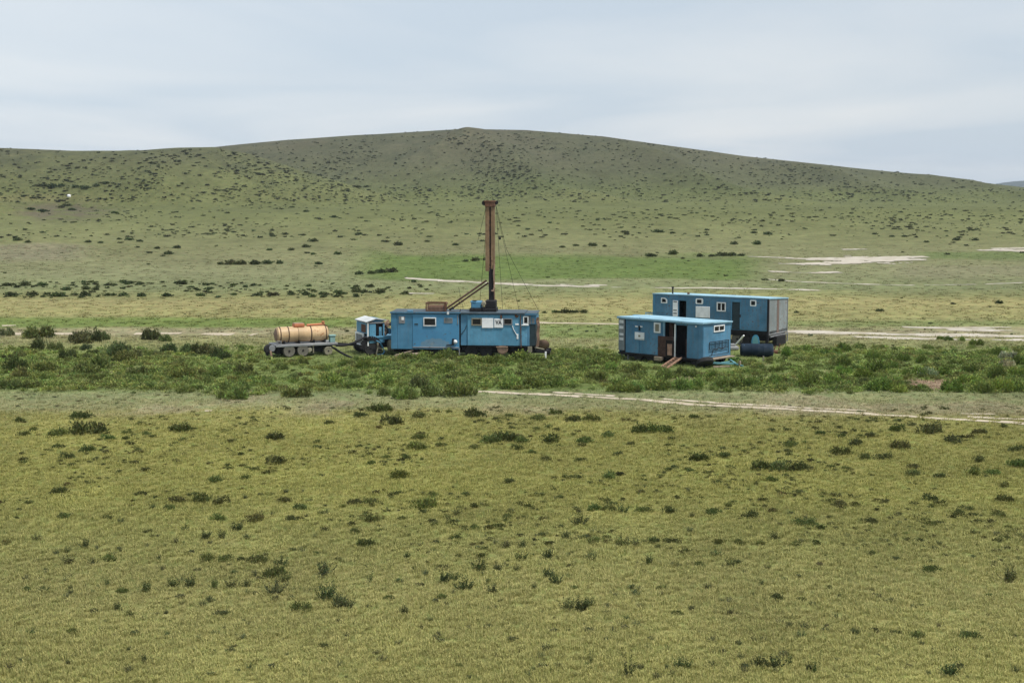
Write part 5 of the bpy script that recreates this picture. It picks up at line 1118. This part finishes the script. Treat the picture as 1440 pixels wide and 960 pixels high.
# small shrubs filling the belt, tiny cushions over the near field, dry tufts on the track strip
P = px_points(-15, 1455, 488, 554, 1900); px, py = project(P[:, 0], P[:, 1], P[:, 2])
den = (.25+.75*sstep(.40, .60, fbm(P[:, 0]/8, P[:, 1]/9, 63, 3)))*np.interp(py, [488, 500, 545, 554], [.2, .9, .9, .1])*np.where((px > 460) & (px < 560) & (py < 508), .1, 1)
bare = np.exp(-(((px-1310)/42)**4)-(((py-541)/9)**4)); keep = (rng.uniform(size=len(P)) < den*(1-bare)) & clear_of_tracks(P, .5) & off_vehicles(P); P = P[keep]; n = len(P)
s = rng.uniform(.35, .95, n)
scatter('shrub_thicket', ('cushion', 'small'), P, np.stack([s, s, s*1.15], 1), colvar(n, (.150, .185, .052), .2))
P = px_points(-15, 1455, 574, 800, 6000); px, py = project(P[:, 0], P[:, 1], P[:, 2])
dn = fbm(P[:, 0]/5, P[:, 1]/6, 83, 3)
den = np.interp(py, [574, 590, 660, 700, 760, 800], [.35, 1, .8, .35, .28, .10])*sstep(.38, .62, dn)*np.interp(px, [0, 300, 500, 1000, 1440], [.55, .5, .9, 1, 1.15])
keep = (rng.uniform(size=len(P)) < den) & clear_of_tracks(P, .3); P = P[keep]; n = len(P); s = np.where(rng.uniform(size=n) < .8, rng.uniform(.12, .30, n), rng.uniform(.25, .5, n))
scatter('tiny_cushions', ('small',), P, np.stack([s*1.2, s*1.2, s], 1), colvar(n, (.088, .098, .032), .2))
P = px_points(-15, 1455, 690, 955, 480); n = len(P); s = rng.uniform(.14, .38, n)
scatter('seedling_weeds', ('herb', 'small', 'spiky'), P, np.stack([s, s, s], 1), colvar(n, (.10, .115, .05), .2))
P = px_points(-15, 1455, 543, 580, 500); P = P[clear_of_tracks(P, .2)]; n = len(P); s = rng.uniform(.15, .42, n)
scatter('dry_tufts', ('small', 'herb'), P, np.stack([s*1.2, s*1.2, s*.6], 1), colvar(n, (.13, .135, .065), .2))
# mid plain: sparse tufts, rows of bushes
def bushes(name, n, x0, x1, y0, y1, den, smin, smax_, col, kinds=('far',), hs=.85):
    P = px_points(x0, x1, y0, y1, n); P = P[np.isfinite(P).all(1)]; px, py = project(P[:, 0], P[:, 1], P[:, 2])
    keep = (rng.uniform(size=len(P)) < den(px, py, P)); P = P[keep]; P = P[clear_of_tracks(P, .4)]; m = len(P)
    s = smin+(smax_-smin)*rng.uniform(size=m)**2.6
    return P, np.stack([s*1.2, s*1.2, s*hs], 1), colvar(m, col, .2)
def join(*L): return [np.concatenate(v) for v in zip(*L)]
nz_ = lambda P, a, b, sd: fbm(P[:, 0]/a, P[:, 1]/b, sd, 3)
A1 = bushes('', 900, -15, 620, 396, 419, lambda px, py, P: np.interp(px, [0, 480, 620], [.55, .4, .1])*sstep(.40, .58, nz_(P, 9, 12, 5)), .35, 1.0, (.062, .080, .032), hs=.7)
A2 = bushes('', 900, -15, 1455, 320, 396, lambda px, py, P: (.10+.5*sstep(.5, .65, nz_(P, 16, 22, 6)))*np.interp(py, [320, 350, 370, 396], [.9, .5, .25, .08]), .4, 1.2, (.062, .080, .034), hs=.6)
A3 = bushes('', 5600, -15, 1455, 262, 335, lambda px, py, P: (.18+.6*sstep(.42, .62, nz_(P, 22, 40, 7))), .35, 1.35, (.062, .076, .036), hs=.55)
A4 = bushes('', 17000, -15, 1455, 182, 285, lambda px, py, P: (.20+.95*sstep(.45, .60, nz_(P, 14, 48, 8))*(.3+.7*sstep(.4, .6, nz_(P, 55, 90, 9))))*np.interp(px, [0, 300, 420, 560, 1440], [.75, .7, .8, 1.05, 1.0]), .35, 1.75, (.052, .060, .034), hs=.6)
A5 = bushes('', 260, -15, 1455, 419, 488, lambda px, py, P: .35*sstep(.45, .6, nz_(P, 9, 12, 15)), .15, .5, (.08, .10, .042))
P, s, c = join(A1, A2, A3, A4, A5)
scatter('hill_scrub', ('far',), P, s, c)
P = px_points(-15, 1455, 345, 490, 9000); px, py = project(P[:, 0], P[:, 1], P[:, 2]); P = P[clear_of_tracks(P, .4)]; n = len(P)
s = rng.uniform(.5, 1.1, n); zc_ = zone_colour(P[:, 0], P[:, 1], P[:, 2])
scatter('plain_grass', ('lush',), P, np.stack([s*1.6, s*1.6, s*.45], 1), zc_*rng.uniform(.8, 1.2, (n, 1)))
